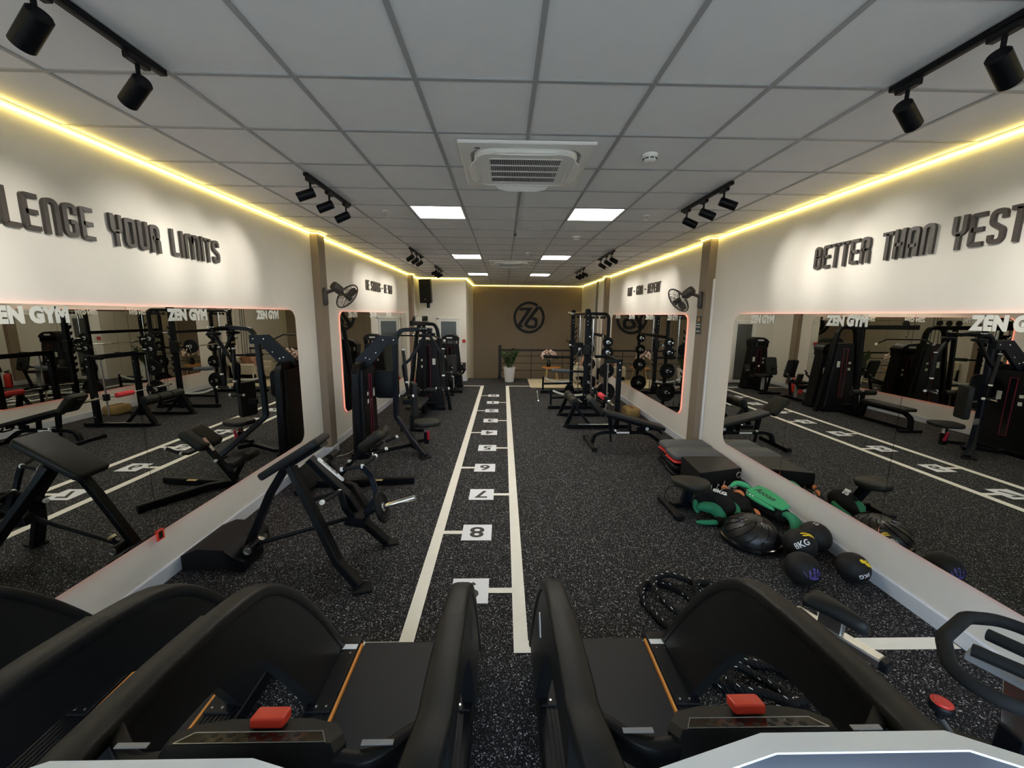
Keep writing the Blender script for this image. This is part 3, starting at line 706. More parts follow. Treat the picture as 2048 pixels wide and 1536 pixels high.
for k in range(34):
    a = k*2.39996; zf = 1-2*(k+.5)/34
    if zf < -.55: continue
    rr = math.sqrt(1-zf*zf); c = V((vx+.24*rr*math.cos(a), ty+.2*rr*math.sin(a), .87+.17*zf)); fl = MB(); R = .043*rf.uniform(.85, 1.15)
    ax = (c-V((vx, ty, .80))).normalized()
    fl.lathe(c, ax, [(R*.3, -R*.8), (R*.85, -R*.3), (R, .15*R), (R*.8, R*.5), (R*.72, R*.3), (R*.55, R*.65), (R*.45, R*.4), (R*.25, R*.72), (R*.02, R*.6)], 10)
    part(t, 'rose', fl, 'petal' if k % 3 else 'petal_pale', sharp=60)
fo = MB()
for k in range(26):
    a = rf.uniform(0, 2*PI); c = V((vx, ty, .72)); d = V((math.cos(a), .8*math.sin(a), rf.uniform(-.1, .6))).normalized(); e = c+d*rf.uniform(.2, .3); sd = d.cross(V((0, 0, 1))).normalized()*.03
    fo.add([c+d*.08, (c+e)/2+sd, e, (c+e)/2-sd, (c+e)/2+V((0, 0, .008))], [(0, 1, 4), (1, 2, 4), (2, 3, 4), (3, 0, 4), (0, 3, 2, 1)])
part(t, 'foliage', fo, 'leaf')
# sofa along the right wall
t = thing('sofa', 'beige fabric sofa against the wall beside the pale rug', 'sofa', (2.72, 13.1, 0))
y0, y1 = 12.72, 13.88
part(t, 'base', MB().box((2.70, (y0+y1)/2, .20), (.78, y1-y0, .22), None, .03), 'sofa')
for k in range(2): part(t, 'seat_cushion', MB().pad((2.62, y0+.21+.37*k+.18, .37), (.62, .36, .15), None, .05, .04), 'sofa')
part(t, 'backrest', MB().box((3.03, (y0+y1)/2, .50), (.14, y1-y0, .62), rotm(0, .12, 0), .04), 'sofa')
for y in (y0+.09, y1-.09): part(t, 'armrest', MB().box((2.70, y, .36), (.78, .18, .48), None, .04), 'sofa')
for x in (2.38, 3.0):
    for y in (y0+.08, y1-.08): part(t, 'foot', MB().cyl((x, y, .0045), (x, y, .10), .02, .025, 10), 'wood_leg')
def cushion(c, mt, lab, rz=0): solid('throw_cushion', MB().pad(c, (.40, .38, .13), rotm(0, math.radians(-65), rz), .09, .06), mt, lab, 'cushion', loc=c)
cushion((2.70, 13.08, .65), 'cushion_brown', 'brown throw cushion leaning on the beige sofa back'); cushion((2.70, 13.5, .65), 'cushion_pink', 'dusty pink throw cushion leaning on the beige sofa back')
# ================================================================= TREADMILLS
def strip(outer, inner, x0, x1):
    mb = MB(); mb.loft([[V((x0, *o)), V((x1, *o)), V((x1, *i)), V((x0, *i))] for o, i in zip(outer, inner)]); return mb
def resamp(pts, n):
    P = bez([V((a, b, 0)) for a, b in pts], 10); d = [0]
    for a, b in zip(P[:-1], P[1:]): d.append(d[-1]+(b-a).length)
    out = []; k = 0
    for i in range(n):
        s = d[-1]*i/(n-1)
        while k < len(d)-2 and d[k+1] < s: k += 1
        t = (s-d[k])/max(1e-9, d[k+1]-d[k]); p = P[k].lerp(P[k+1], t); out.append((p.x, p.y))
    return out
def treadmill(cx, dy, label, zs=1.58):
    t = thing('treadmill', label, 'treadmill', (cx, 1.2+dy, 0), 'treadmills in a row')
    Yd = lambda y: y+dy
    outer = [(2.19, .21), (1.97, .575), (1.80, .82), (1.66, .985), (1.55, 1.08), (1.44, 1.135), (1.28, 1.17), (1.05, 1.20), (.86, 1.21)]
    inner = [(1.80, .20), (1.72, .36), (1.60, .57), (1.50, .73), (1.42, .83), (1.32, .90), (1.20, .955), (1.03, .985), (.86, .99)]
    O = [(Yd(a), b) for a, b in resamp(outer, 30)]; I = [(Yd(a), b) for a, b in resamp(inner, 30)]
    # deck
    part(t, 'base_frame', MB().box((cx, 1.25+dy, .125), (.86, 1.86, .12), None, .02), 'black_metal')
    belt = MB(); prof = [(2.19+.035*math.sin(a), .165+.04*math.cos(a)) for a in [PI*k/8 for k in range(9)]]
    prof = [(.62, .205)]+prof+[(.62, .125)]
    belt.loft([[V((x, Yd(a), b)) for a, b in prof] for x in (cx-.262, cx+.262)]); part(t, 'running_belt', belt, 'belt')
    for s in (-1, 1):
        fr = MB().box((cx+s*.352, 1.42+dy, .200), (.145, 1.52, .03), None, .006)
        for k in range(6): fr.box((cx+s*(.298+.022*k), 1.25+dy, .2165), (.010, 1.05, .006))
        f = part(t, 'foot_rail', fr, 'black_plastic')
        part(f, 'accent_line', MB().box((cx+s*.273, 1.42+dy, .208), (.012, 1.52, .022)), 'orange')
        pl = part(t, 'end_plate', MB().box((cx+s*.352, 1.96+dy, .222), (.13, .44, .012), None, .004), 'black_plastic')
        for y in (1.79, 1.83, 2.09, 2.13): pass
        for x_, y_ in ((.315, 1.77), (.365, 1.77), (.315, 2.10), (.365, 2.10)): part(pl, 'screw', MB().lathe((cx+s*x_, y_+dy, .227), (0, 0, 1), [(.007, 0), (.006, .003)], 10), 'chrome')
        part(pl, 'warning_label', MB().box((cx+s*.345, 2.145+dy, .229), (.11, .035, .002)), 'print_white')
        part(t, 'rear_cap', MB().pad((cx+s*.355, 2.20+dy, .15), (.15, .09, .15), None, .035, .02), 'black_plastic')
        x0 = cx+s*.41
        sp = part(t, 'side_panel', strip(O, I, x0-.034, x0+.034), 'treadmill_plastic', sharp=50)
        # inset face of the panel
        Oi = [(a+(c-a)*.14, b+(d-b)*.14) for (a, b), (c, d) in zip(O, I)]; Ii = [(c+(a-c)*.10, d+(b-d)*.10) for (a, b), (c, d) in zip(O, I)]
        # rounded rail along the top of the panel
        def rail(path, wd, hh):
            mb = MB(); rings = []; N = len(path)
            for i in range(N):
                a, b = path[max(i-1, 0)], path[min(i+1, N-1)]; tg = V((0, b[0]-a[0], b[1]-a[1])).normalized(); nm = V((0, -tg.z, tg.y))
                if nm.z < 0: nm = -nm
                if tg.y > 0: pass
                p = V((x0, *path[i]))-nm*.022; k = wd[i] if isinstance(wd, list) else wd
                ring = []
                for j in range(16):
                    an = 2*PI*j/16; ca, sa = math.cos(an), math.sin(an); e = .55
                    ring.append(p+V((1, 0, 0))*(k*abs(ca)**e*(1 if ca > 0 else -1))+nm*(hh*abs(sa)**e*(1 if sa > 0 else -1)))
                rings.append(ring)
            mb.loft(rings); return mb
        n1 = 23
        part(t, 'handrail', rail(O[:n1+1], .043, .026), 'treadmill_plastic', sharp=60)
        # front sleeve of the rail, bending in to the mast
        fp = [V((x0, O[n1][0]+.012, O[n1][1]-.022))]+[V((x0, p[0], p[1]-.022)) for p in O[n1+2:]]+[V((cx+s*.395, .74+dy, 1.20)), V((cx+s*.36, .62+dy, 1.165)), V((cx+s*.32, .50+dy, 1.08)), V((cx+s*.31, .42+dy, .90)), V((cx+s*.33, .36+dy, .50)), V((cx+s*.36, .33+dy, .16))]
        mb = MB(); mb.tube(bez(fp, 4), .054, .090, up=(1, 0, 0)); part(t, 'front_upright', mb, 'treadmill_plastic', sharp=60)
        part(sp, 'logo_plate', MB().box((x0+s*.0355, 1.62+dy, .80), (.003, .05, .10), rotm(-.7, 0, 0)), 'print_white' if s < 0 else 'treadmill_plastic')
    part(t, 'motor_hood', MB().prism([(.24, .08), (.66, .08), (.68, .20), (.52, .30), (.34, .34), (.24, .26)], (cx-.36, dy, 0), (0, 1, 0), (0, 0, 1), .72), 'treadmill_plastic')
    # console: housing, key panel, stop key
    cy, cz = .83+dy, 1.205
    hs = [(-.185, 0), (-.20, .035), (-.17, .075), (-.10, .098), (.10, .098), (.17, .075), (.20, .035), (.185, 0)]
    R = rotm(math.radians(-22), 0, 0)   # leans towards the runner
    def cp(u, v, w): return V((cx, cy, cz))+R@V((u, v, w))
    mb = MB(); mb.loft([[cp(a*1.02, b-.06, -.13) for a, b in hs], [cp(a*1.06, b-.055, -.012) for a, b in hs], [cp(a, b-.05, .004) for a, b in hs]])
    cons = part(t, 'console', mb, 'treadmill_plastic')
    kp = [(-.172, .012), (-.15, .052), (.15, .052), (.172, .012)]
    key = part(cons, 'key_panel', MB().prism([(a, b-.062) for a, b in kp], cp(0, 0, .0045), R@V((1, 0, 0)), R@V((0, 1, 0)), .002), 'gloss_black')
    ln = MB()
    for (a, b), (c, d) in zip(kp, kp[1:]+kp[:1]): ln.tube([cp(a, b-.062, .007), cp(c, d-.062, .007)], .0012, n=4)
    part(cons, 'key_panel_rim', ln, 'steel')
    for r_ in range(2):
        for k in range(7 - r_): part(cons, 'key', MB().lathe(cp(-.115+.0385*k+.018*r_, -.038+.017*r_, .0065), R@V((0, 0, 1)), [(.0085, 0), (.0085, .0006)], 10), 'black_plastic')
    part(cons, 'stop_key', MB().pad(cp(.01, .018, .022), (.082, .045, .024), R@rotm(.15, 0, 0), .008, .005), 'stop_red')
    # cross bar with pulse grips
    for s in (-1, 1):
        bar = MB().tube(bez([cp(s*.19, -.03, -.055), cp(s*.27, -.022, -.06), V((cx+s*.375, .86+dy, 1.155))], 5), .035, .075, up=(0, 0, 1))
        b = part(t, 'crossbar', bar, 'black_plastic', sharp=60)
        part(b, 'pulse_plate', MB().box((cx+s*.285, .806+dy, 1.2015), (.075, .012, .003)), 'grey_plastic')
        cup = MB().lathe((cx+s*.265, .60+dy, 1.075), (0, 0, 1), [(.034, .0), (.04, .07), (.048, .078), (.050, .088), (.044, .086), (.036, .02)], 20)
        part(t, 'cup_holder', cup, 'black_plastic')
    part(t, 'bridge', MB().tube(bez([(cx-.32, .52+dy, 1.09), (cx-.16, .60+dy, 1.10), (cx, .62+dy, 1.11), (cx+.16, .60+dy, 1.10), (cx+.32, .52+dy, 1.09)], 4), .16, .06), 'treadmill_plastic', sharp=60)
    # screen standing above the console, seen from behind
    sp_ = [(-.30, 0), (.30, 0), (.35, .08), (.355, .285), (.165, .345), (-.165, .345), (-.355, .285), (-.35, .08)]
    o = V((cx, .475+dy, zs-.345)); Rs = rotm(math.radians(-12), 0, 0)
    fx, fz, fy = Rs@V((1, 0, 0)), Rs@V((0, 0, 1)), Rs@V((0, 1, 0))
    mb = MB(); mb.loft([[o+fx*a+fz*b-fy*.020 for a, b in sp_], [o+fx*a+fz*b+fy*.020 for a, b in sp_]])
    sh = part(t, 'screen_shell', mb, 'screen_shell')
    part(sh, 'back_cover', MB().loft([[o+fx*a*.99+fz*(b*.985+.002)-fy*.0205 for a, b in sp_], [o+fx*a*.8+fz*(b*.8+.03)-fy*.05 for a, b in sp_]]), 'screen_back')
    part(sh, 'display', MB().loft([[o+fx*a*.93+fz*(b*.92+.014)+fy*.0205 for a, b in sp_], [o+fx*a*.93+fz*(b*.92+.014)+fy*.022 for a, b in sp_]]), 'gloss_black')
    part(t, 'screen_mast', MB().tube([(cx, .60+dy, 1.10), (cx, .52+dy, 1.22), o+V((0, -.03, .1))], .16, .04, up=(1, 0, 0)), 'treadmill_plastic')
treadmill(-1.78, 0, 'black treadmill standing against the wall mirror side', 1.475)
treadmill(-.578, 0, 'black treadmill between another treadmill and the marked lane', 1.483)
treadmill(.62, .02, 'black treadmill beside the exercise bike', 1.495)
# ================================================================= EXERCISE BIKE
def bike():
    sd, hb = V((1.405, 1.50, 0)), V((1.66, .98, 0)); d = (hb-sd).normalized(); n = V((d.y, -d.x, 0))   # n: bike's right-hand normal
    t = thing('exercise_bike', 'black spin bike with silver seat slider beside the treadmill', 'exercise bike', (sd+hb)/2)
    P = lambda a, b, z: sd+d*a+n*b+V((0, 0, z))
    Z = V((0, 0, 1))
    for a in (-.22, .78): part(t, 'floor_bar', MB().tube([P(a, -.25, .045), P(a, .25, .045)], .06, .05), 'black_metal')
    part(t, 'main_frame', MB().tube([P(-.22, 0, .06), P(.10, 0, .28), P(.52, 0, .30), P(.78, 0, .06)], .06, .08, fil=.08).tube([P(.12, 0, .28), P(.0, 0, .75)], .06, .08).tube([P(.50, 0, .30), P(.52, 0, .92)], .07, .08).tube([P(.04, 0, .60), P(.52, 0, .80)], .055, .07), 'black_metal')
    part(t, 'flywheel', MB().lathe(P(.62, -.035, .34), n, [(.04, 0), (.22, .005), (.235, .012), (.235, .05), (.22, .058), (.04, .06)], 40), 'gloss_black')
    part(t, 'belt_guard', MB().prism([(a*.5, b) for a, b in [(.1, -.14), (1.2, -.12), (1.35, .05), (1.15, .18), (.15, .16), (-.12, .02)]], P(.06, .05, .32), d, Z, .05), 'black_plastic')
    for s, a in ((1, .8), (-1, .8+PI)):
        c = P(.22, s*.10, .30); e = c+d*(.17*math.cos(a))+Z*(.17*math.sin(a))
        part(t, 'crank', MB().tube([c, e], .025, .015), 'steel'); part(t, 'pedal', MB().box(e+n*s*.06, (.09, .10, .025), Matrix((n, d, Z)).transposed(), .006), 'black_plastic')
    part(t, 'seat_post', MB().tube([P(.0, 0, .72), P(-.02, 0, .87)], .035, .06), 'chrome')
    part(t, 'seat_slider', MB().box(P(.02, 0, .880), (.055, .32, .035), Matrix((n, d, Z)).transposed(), .006).box(P(.0, 0, .925), (.035, .09, .07), Matrix((n, d, Z)).transposed(), .006), 'steel')
    part(t, 'slider_cap', MB().box(P(.19, 0, .875), (.055, .03, .045), Matrix((n, d, Z)).transposed(), .006), 'black_plastic')
    # saddle: two lobes at the back narrowing to a nose
    mb = MB(); rings = []
    for i in range(13):
        f = i/12; a = -.10+.225*f; w = .060*(1-f)**.9+.016; 
        if i == 0: w *= .55
        if i == 12: w *= .6
        h = .99-.012*f+.012*math.sin(PI*f); dip = .016*max(0, 1-f*1.6)
        ring = []
        for j in range(16):
            an = 2*PI*j/16; u = math.cos(an); v = math.sin(an)
            ring.append(P(a, w*u, h+(.026*v if v > 0 else .040*v)*(1 if i not in (0, 12) else .6)-dip*math.exp(-(u*2.4)**2)*(v > 0)-.010*u*u))
        rings.append(ring)
    mb.loft(rings); part(t, 'saddle', mb, 'vinyl', sharp=80)
    part(t, 'handlebar_post', MB().tube([P(.52, 0, .90), P(.50, 0, 1.09)], .05, .07), 'steel')
    part(t, 'handlebar_slider', MB().box(P(.50, -.01, 1.095), (.09, .24, .03), Matrix((n, d, Z)).transposed(), .005).box(P(.50, -.005, 1.112), (.02, .22, .01), Matrix((n, d, Z)).transposed()), 'grey_plastic')
    hc = P(.50, 0, 1.14); Q = lambda u, v, w: hc+n*u+d*v+Z*w
    loop1 = [Q(-.24, -.10, 0), Q(-.10, -.16, .02), Q(.10, -.16, .02), Q(.24, -.10, 0), Q(.24, .04, 0), Q(.10, .08, -.01), Q(-.10, .08, -.01), Q(-.24, .04, 0)]
    part(t, 'handlebar', MB().tube(fillet(loop1, .12, 9, True), .021, closed=True, n=14), 'foam', sharp=80)
    for s in (-1, 1): part(t, 'bar_horn', MB().tube(bez([Q(s*.07, -.10, .01), Q(s*.06, .05, .02), Q(s*.07, .15, .03), Q(s*.12, .19, .05)], 5), .020, n=10), 'foam')
    kp = V((1.51, 1.15, .90))
    part(t, 'tension_knob', MB().lathe(kp, (0, 0, 1), [(.012, -.05), (.012, -.02), (.034, -.018), (.036, .0), (.033, .006), (.026, .004), (.002, .004)], 24), 'black_plastic')
    part(t, 'knob_cap', MB().lathe(kp, (0, 0, 1), [(.028, .004), (.030, .008), (.024, .007), (.022, .010), (.002, .011)], 24), 'red')
    part(t, 'knob_stem', MB().cyl(kp-V((0, 0, .05)), P(.42, 0, .74), .009, n=10), 'steel')
bike()
# ================================================================= MACHINES
def T(par, name, pts, w, h=None, mt='black_metal', fil=0, up=(0, 0, 1), n=12, **k): return part(par, name, MB().tube(pts, w, h, up, fil, n), mt, **k)
def bolt(par, p, d, r=.012, mt='chrome'): return part(par, 'bolt', MB().lathe(p, d, [(r, 0), (r, .005), (r*.6, .008)], 10), mt)
def grip(par, a, b, r=.018, caps=True, mt='foam'):
    a, b = V(a), V(b); d = (b-a).normalized(); g = part(par, 'grip', MB().cyl(a, b, r, n=14), mt)
    if caps:
        part(g, 'end_cap', MB().lathe(b, d, [(r*1.15, -.006), (r*1.25, .004), (r*1.1, .018), (r*.5, .02)], 14), 'cap_white')
        part(g, 'collar', MB().lathe(a, d, [(r*1.2, -.006), (r*1.2, .008)], 14), 'cap_white')
    return g
# ---------------------------------------------------------------- chest-supported row machine by the mirror
def row_machine():
    yc = 3.36
    t = thing('row_machine', 'black plate-loaded chest row machine with sloped pad by the large mirror', 'gym machine', (-1.7, yc, 0))
    a, b = V((-2.03, yc, .84)), V((-1.55, yc, 1.145)); ax = (b-a).normalized(); nn = V((-ax.z, 0, ax.x))
    R = Matrix((ax, V((0, 1, 0)), nn)).transposed(); c = (a+b)/2
    part(t, 'chest_pad', MB().pad(c, (.60, .30, .065), R, .05, .02), 'vinyl')
    part(t, 'pad_bracket', MB().box(c-nn*.05+ax*.10, (.34, .14, .035), R, .005), 'black_metal')
    top = c-nn*.06
    # two long legs to the floor, a short strut to the foot plate
    T(t, 'leg', [top+V((-.02, -.09, -.02)), V((-1.345, 3.04, .20)), V((-1.16, 2.98, .03))], .06, .095, fil=.10, up=(0, 1, 0))
    T(t, 'leg', [top+V((.06, .06, 0)), V((-1.40, 3.45, .58)), V((-1.30, 3.52, .30)), V((-1.12, 3.62, .03))], .06, .095, fil=.10, up=(0, 1, 0))
    for p in ((-1.13, 2.965), (-1.09, 3.635)): part(t, 'foot', MB().box((*p, .012), (.15, .12, .024), rotm(0, 0, .3), .005), 'rubber')
    T(t, 'strut', [top+V((-.10, 0, -.03)), V((-2.02, yc, .66)), V((-2.27, yc+.02, .16))], .055, .08, fil=.10, up=(0, 1, 0))
    lb = MB(); s0, s1 = V((-1.655, 3.40, .93)), V((-1.45, 3.445, .695)); d = (s1-s0).normalized(); nr = V((.75, -.2, .63)); nr = (nr-d*nr.dot(d)).normalized()
    part(t, 'brand_plate', MB().pad((s0+s1)/2+nr*.052, (.30, .042, .003), Matrix((d, nr.cross(d), nr)).transposed(), .02, .001), 'print_white')
    part(t, 'brand_print', text_mb('ANGTRIUM', .030, (s0+s1)/2+nr*.0545-d*.10, d, nr.cross(d), .001, .0008, 1.1), 'print_black')
    # foot plate: a folded wedge against the wall
    fp = [(-2.74, .02), (-2.74, .15), (-2.60, .21), (-2.36, .20), (-2.30, .12), (-2.30, .02)]
    part(t, 'foot_plate', MB().prism(fp, (0, 3.72, 0), (1, 0, 0), (0, 0, 1), .52), 'rubber')
    part(t, 'foot_plate_lip', MB().prism([(-2.34, .02), (-2.36, .205), (-2.30, .15), (-2.20, .10), (-2.20, .02)], (0, yc+.10, 0), (1, 0, 0), (0, 0, 1), .28), 'black_metal')
    pv = V((-2.20, yc-.02, .17))
    part(t, 'pivot', MB().cyl(pv+V((0, -.10, 0)), pv+V((0, .10, 0)), .042), 'black_metal'); 
    for s in (-1, 1): part(t, 'pivot_bearing', MB().lathe(pv+V((0, s*.10, 0)), (0, s, 0), [(.035, 0), (.035, .012), (.024, .013), (.022, .006), (.004, .008)], 20), 'steel')
    part(t, 'adjuster', MB().lathe(pv+V((.07, .02, .03)), (.3, -.5, 1), [(.012, 0), (.012, .04), (.034, .045), (.034, .06), (.01, .062)], 16), 'chrome')
    # lever arm: rod from the pivot to the yoke, two risers with handles, plate sleeve
    y1 = V((-1.33, 3.42, .40)); T(t, 'lever_rod', [pv+V((.05, 0, .02)), y1], .020, n=12)
    part(t, 'yoke', MB().box(y1+V((.02, .0, -.02)), (.17, .18, .09), rotm(0, .2, 0), .012), 'black_metal')
    r1 = part(t, 'lever_riser', MB().tube([y1+V((.0, -.05, 0)), V((-1.36, 3.28, .55)), V((-1.40, 3.30, .70))], .05, .03, fil=.06, up=(0, 1, 0)), 'black_metal')
    r2 = part(t, 'lever_riser', MB().tube([y1+V((.06, .05, -.02)), V((-1.15, 3.50, .55)), V((-1.20, 3.52, .74)), V((-1.27, 3.50, .84))], .05, .03, fil=.10, up=(0, 1, 0)), 'navy_metal')
    h1, h2 = V((-1.40, 3.30, .69)), V((-1.27, 3.50, .84))
    for h, q in ((h1, ((-.25, .0, -.08), (-.06, -.20, .0))), (h2, ((-.17, -.02, -.02), (.06, .18, .03)))):
        for e in q: grip(t, h, h+V(e), .017)
    sl = V((-1.135, 3.41, .475)); sd = V((1, .02, .30)).normalized()
    T(t, 'plate_axle', [y1+V((.06, 0, -.02)), sl+sd*.02], .016, n=10)
    part(t, 'plate_sleeve', MB().lathe(sl, sd, [(.036, .0), (.036, .02), (.024, .022), (.024, .36), (.020, .366)], 20), 'chrome')
    return sl, sd
def plate(c, d, r, th, label, group, mt='rubber'):
    "rubber weight plate, centre c, axis d"
    c, d = V(c), V(d).normalized(); t = thing('weight_plate', label, 'weight plate', c-V((0, 0, r)), group)
    part(t, 'disc', MB().lathe(c-d*th/2, d, [(.026, .0), (r*.42, .0), (r*.46, .006), (r*.80, .006), (r*.84, 0), (r*.97, 0), (r, .006), (r, th-.006), (r*.97, th), (r*.84, th), (r*.80, th-.006), (r*.46, th-.006), (r*.42, th), (.026, th)], 36), mt)
    x, y, z = basis(d)
    for k in range(3):
        a = PI/2+k*2*PI/3; ring = [c+z*(th/2-.0045)+x*(r*.63*math.cos(a+q))+y*(r*.63*math.sin(a+q)) for q in (-.45, -.3, -.15, 0, .15, .3, .45)]
        part(t, 'grip_slot', MB().tube(ring, r*.075, .004, up=z), 'gloss_black')
    part(t, 'hub', MB().lathe(c-d*(th/2+.002), d, [(.026, 0), (.042, .001), (.042, th+.003), (.026, th+.004)], 20), 'steel')
    return t
SL, SD = row_machine()
plate(SL+SD*.055, SD, .14, .03, 'small black rubber plate on the sleeve of the chest row machine', None)
# ---------------------------------------------------------------- back extension bench behind it
def hyper():
    yc = 5.05
    t = thing('back_extension_bench', 'black back extension bench with split pads behind the chest row machine', 'gym bench', (-1.8, yc, 0))
    part(t, 'base_beam', MB().tube([(-2.45, yc-.12, .05), (-1.95, yc-.1, .05), (-1.70, yc-.06, .05), (-1.16, yc+.0, .05)], .07, .085, fil=.1), 'black_metal')
    T(t, 'base_beam', [(-2.05, yc-.10, .05), (-1.86, yc-.22, .05), (-1.50, yc-.80, .05)], .07, .085, fil=.1); T(t, 'cross_foot', [(-2.50, yc-.38, .04), (-2.50, yc+.30, .04)], .06, .07)
    T(t, 'spine', [(-2.14, yc-.10, .08), (-1.80, yc-.05, .50)], .055, .08, up=(0, 1, 0))
    T(t, 'pad_post', [(-1.86, yc-.05, .44), (-1.73, yc-.03, .62)], .035, .055, 'chrome', up=(0, 1, 0))
    ax = V((.80, .04, .60)).normalized(); nn = V((-ax.z, 0, ax.x)); R = Matrix((ax, nn.cross(ax), nn)).transposed()
    for s in (-1, 1): part(t, 'hip_pad', MB().pad(V((-1.66, yc+.02+s*.105, .61)), (.36, .20, .11), R@rotm(s*.22, 0, 0), .06, .04), 'vinyl_olive')
    for s in (-1, 1):
        T(t, 'handle_arm', [(-1.72, yc-.03, .50), (-1.66, yc+s*.20, .47), (-1.58, yc+s*.24, .50)], .014, n=10, fil=.04)
        grip(t, (-1.60, yc+s*.24, .49), (-1.44, yc+s*.25, .56), .018)
    part(t, 'foot_plate', MB().box((-2.46, yc-.05, .17), (.03, .55, .30), rotm(0, -.7, 0), .006), 'rubber')
    T(t, 'ankle_post', [(-2.10, yc-.08, .10), (-2.24, yc-.08, .34)], .04, .05)
    for s in (-1, 1): part(t, 'ankle_roller', MB().cyl((-2.24, yc-.08+s*.06, .36), (-2.24, yc-.08+s*.26, .36), .05), 'vinyl')
    part(t, 'adjust_pin', MB().lathe((-1.93, yc-.10, .36), (-.2, -1, .1), [(.008, 0), (.008, .04), (.019, .045), (.019, .06), (.008, .065)], 14), 'cap_white')
    part(t, 'thin_plate', MB().box((-1.60, yc-.125, .10), (.12, .04, .004), rotm(0, 0, .05)), 'wood_leg')  # tan-lit highlight on the beam, put in as a coloured plate
hyper()
# ---------------------------------------------------------------- weight-stack tower parts (front faces f, width along w)
def stack_tower(t, c, f, wb, wt, dep, h, hood=True):
    "tapered shroud; c = floor centre, f = facing direction"
    c, f = V(c), V(f).normalized(); w = V((0, 0, 1)).cross(f); Z = V((0, 0, 1))
    def ring(z, hw, hd, r=.04): return [c+w*a+f*b+Z*z for a, b in rrect(2*hw, 2*hd, r, 4)]
    hs = h-.28 if hood else h
    part(t, 'base', MB().loft([ring(0, wb/2+.02, dep/2+.03), ring(.07, wb/2+.02, dep/2+.03), ring(.08, wb/2, dep/2+.01)]), 'black_metal')
    sh = part(t, 'shroud', MB().loft([ring(.08, wb/2, dep/2), ring(hs*.5, (wb*.55+wt*.45)/2, dep/2), ring(hs, wt/2, dep/2*.95)]), 'shroud', sharp=50)
    fw = lambda z: (wb+(wt-wb)*z/hs)/2
    ff = lambda z: dep/2+.004 if z < hs*.5 else dep/2*(1-.05*(z-hs*.5)/(hs*.5))+.004
    # slot with crimson border
    z0, z1 = hs*.22, hs*.93
    s = part(sh, 'stack_slot', MB().loft([[c+w*a+f*(ff(z)-.002)+Z*z for a in (-.045, .045)]+[c+w*a+f*(ff(z)+.001)+Z*z for a in (.045, -.045)] for z in (z0, hs*.5, z1)]), 'gloss_black')
    bd = MB()
    for a in (-.05, .05): bd.tube([c+w*a+f*(ff(z)+.002)+Z*z for z in (z0, hs*.5, z1)], .007, .005)
    for z in (z0, z1): bd.tube([c+w*a+f*(ff(z)+.002)+Z*z for a in (-.05, .05)], .007, .005, up=f)
    part(sh, 'slot_border', bd, 'crimson')
    for a, z, sx, sz in ((.155, .70, .07, .14), (-.14, .72, .055, .05), (-.14, .63, .055, .06)):
        part(sh, 'instruction_label', MB().box(c+w*a*min(1, wt/.45)+f*(ff(hs*z)+.002)+Z*hs*z, (sx, .003, sz), Matrix((w, f, Z)).transposed()), 'etch')
    for k in range(2): part(sh, 'guide_cable', MB().cyl(c+w*(.02-.04*k)+Z*(hs-.02), c+w*(.02-.04*k)+Z*(h-.03), .006, n=8), 'steel')
    if hood:
        o = c+Z*hs
        pr = [(-wt/2-.02, -.02), (wt/2+.02, -.02), (wt/2+.015, .15), (wt/2-.05, .215), (.10, .265), (-.10, .28), (-wt/2+.04, .24), (-wt/2-.015, .17)]
        # open head: two cheek plates and a cap
        mb = MB(); mb.prism([(-a, b) for a, b in [(-wt/2-.02, .10), (-wt/2-.015, .17), (-wt/2+.04, .24), (-.10, .28), (.10, .265), (wt/2-.05, .215), (wt/2+.015, .15), (wt/2+.02, .10)]][::1], o-f*(dep/2+.012), w, Z, -(dep+.024) if w.cross(Z).dot(f) < 0 else dep+.024)
        hd = part(t, 'hood', mb, 'black_plastic')
        part(hd, 'brand_plate', MB().pad(o+f*(dep/2+.014)+Z*.185, (.18, .045, .004), Matrix((w, Z, f)).transposed(), .02, .001), 'print_white')
        for a in (-wt/2, wt/2): part(t, 'cheek', MB().box(o+w*a*.97+Z*.06, (.03, dep, .18), Matrix((w, f, Z)).transposed(), .004), 'black_plastic')
        for k in range(3): part(t, 'head_bar', MB().box(o+w*(-.1+.1*k)+Z*.05, (.02, dep*.5, .13), Matrix((w, f, Z)).transposed()), 'black_plastic')
    return hs
def tube_arch(t, c, f, wb, wt, h, tw=.07):
    c, f = V(c), V(f).normalized(); w = V((0, 0, 1)).cross(f); Z = V((0, 0, 1))
    part(t, 'arch_frame', MB().tube([c-w*wb/2, c-w*wt/2+Z*(h-.12), c-w*(wt/2-.06)+Z*h, c+w*(wt/2-.06)+Z*h, c+w*wt/2+Z*(h-.12), c+w*wb/2], tw, .11, up=f, fil=.12), 'black_metal')
def pulley(par, c, d, r=.055):
    part(par, 'pulley', MB().lathe(V(c)-V(d)*.014, d, [(.01, 0), (r, 0), (r*.88, .010), (r*.88, .018), (r, .028), (.01, .028)], 24), 'black_plastic')
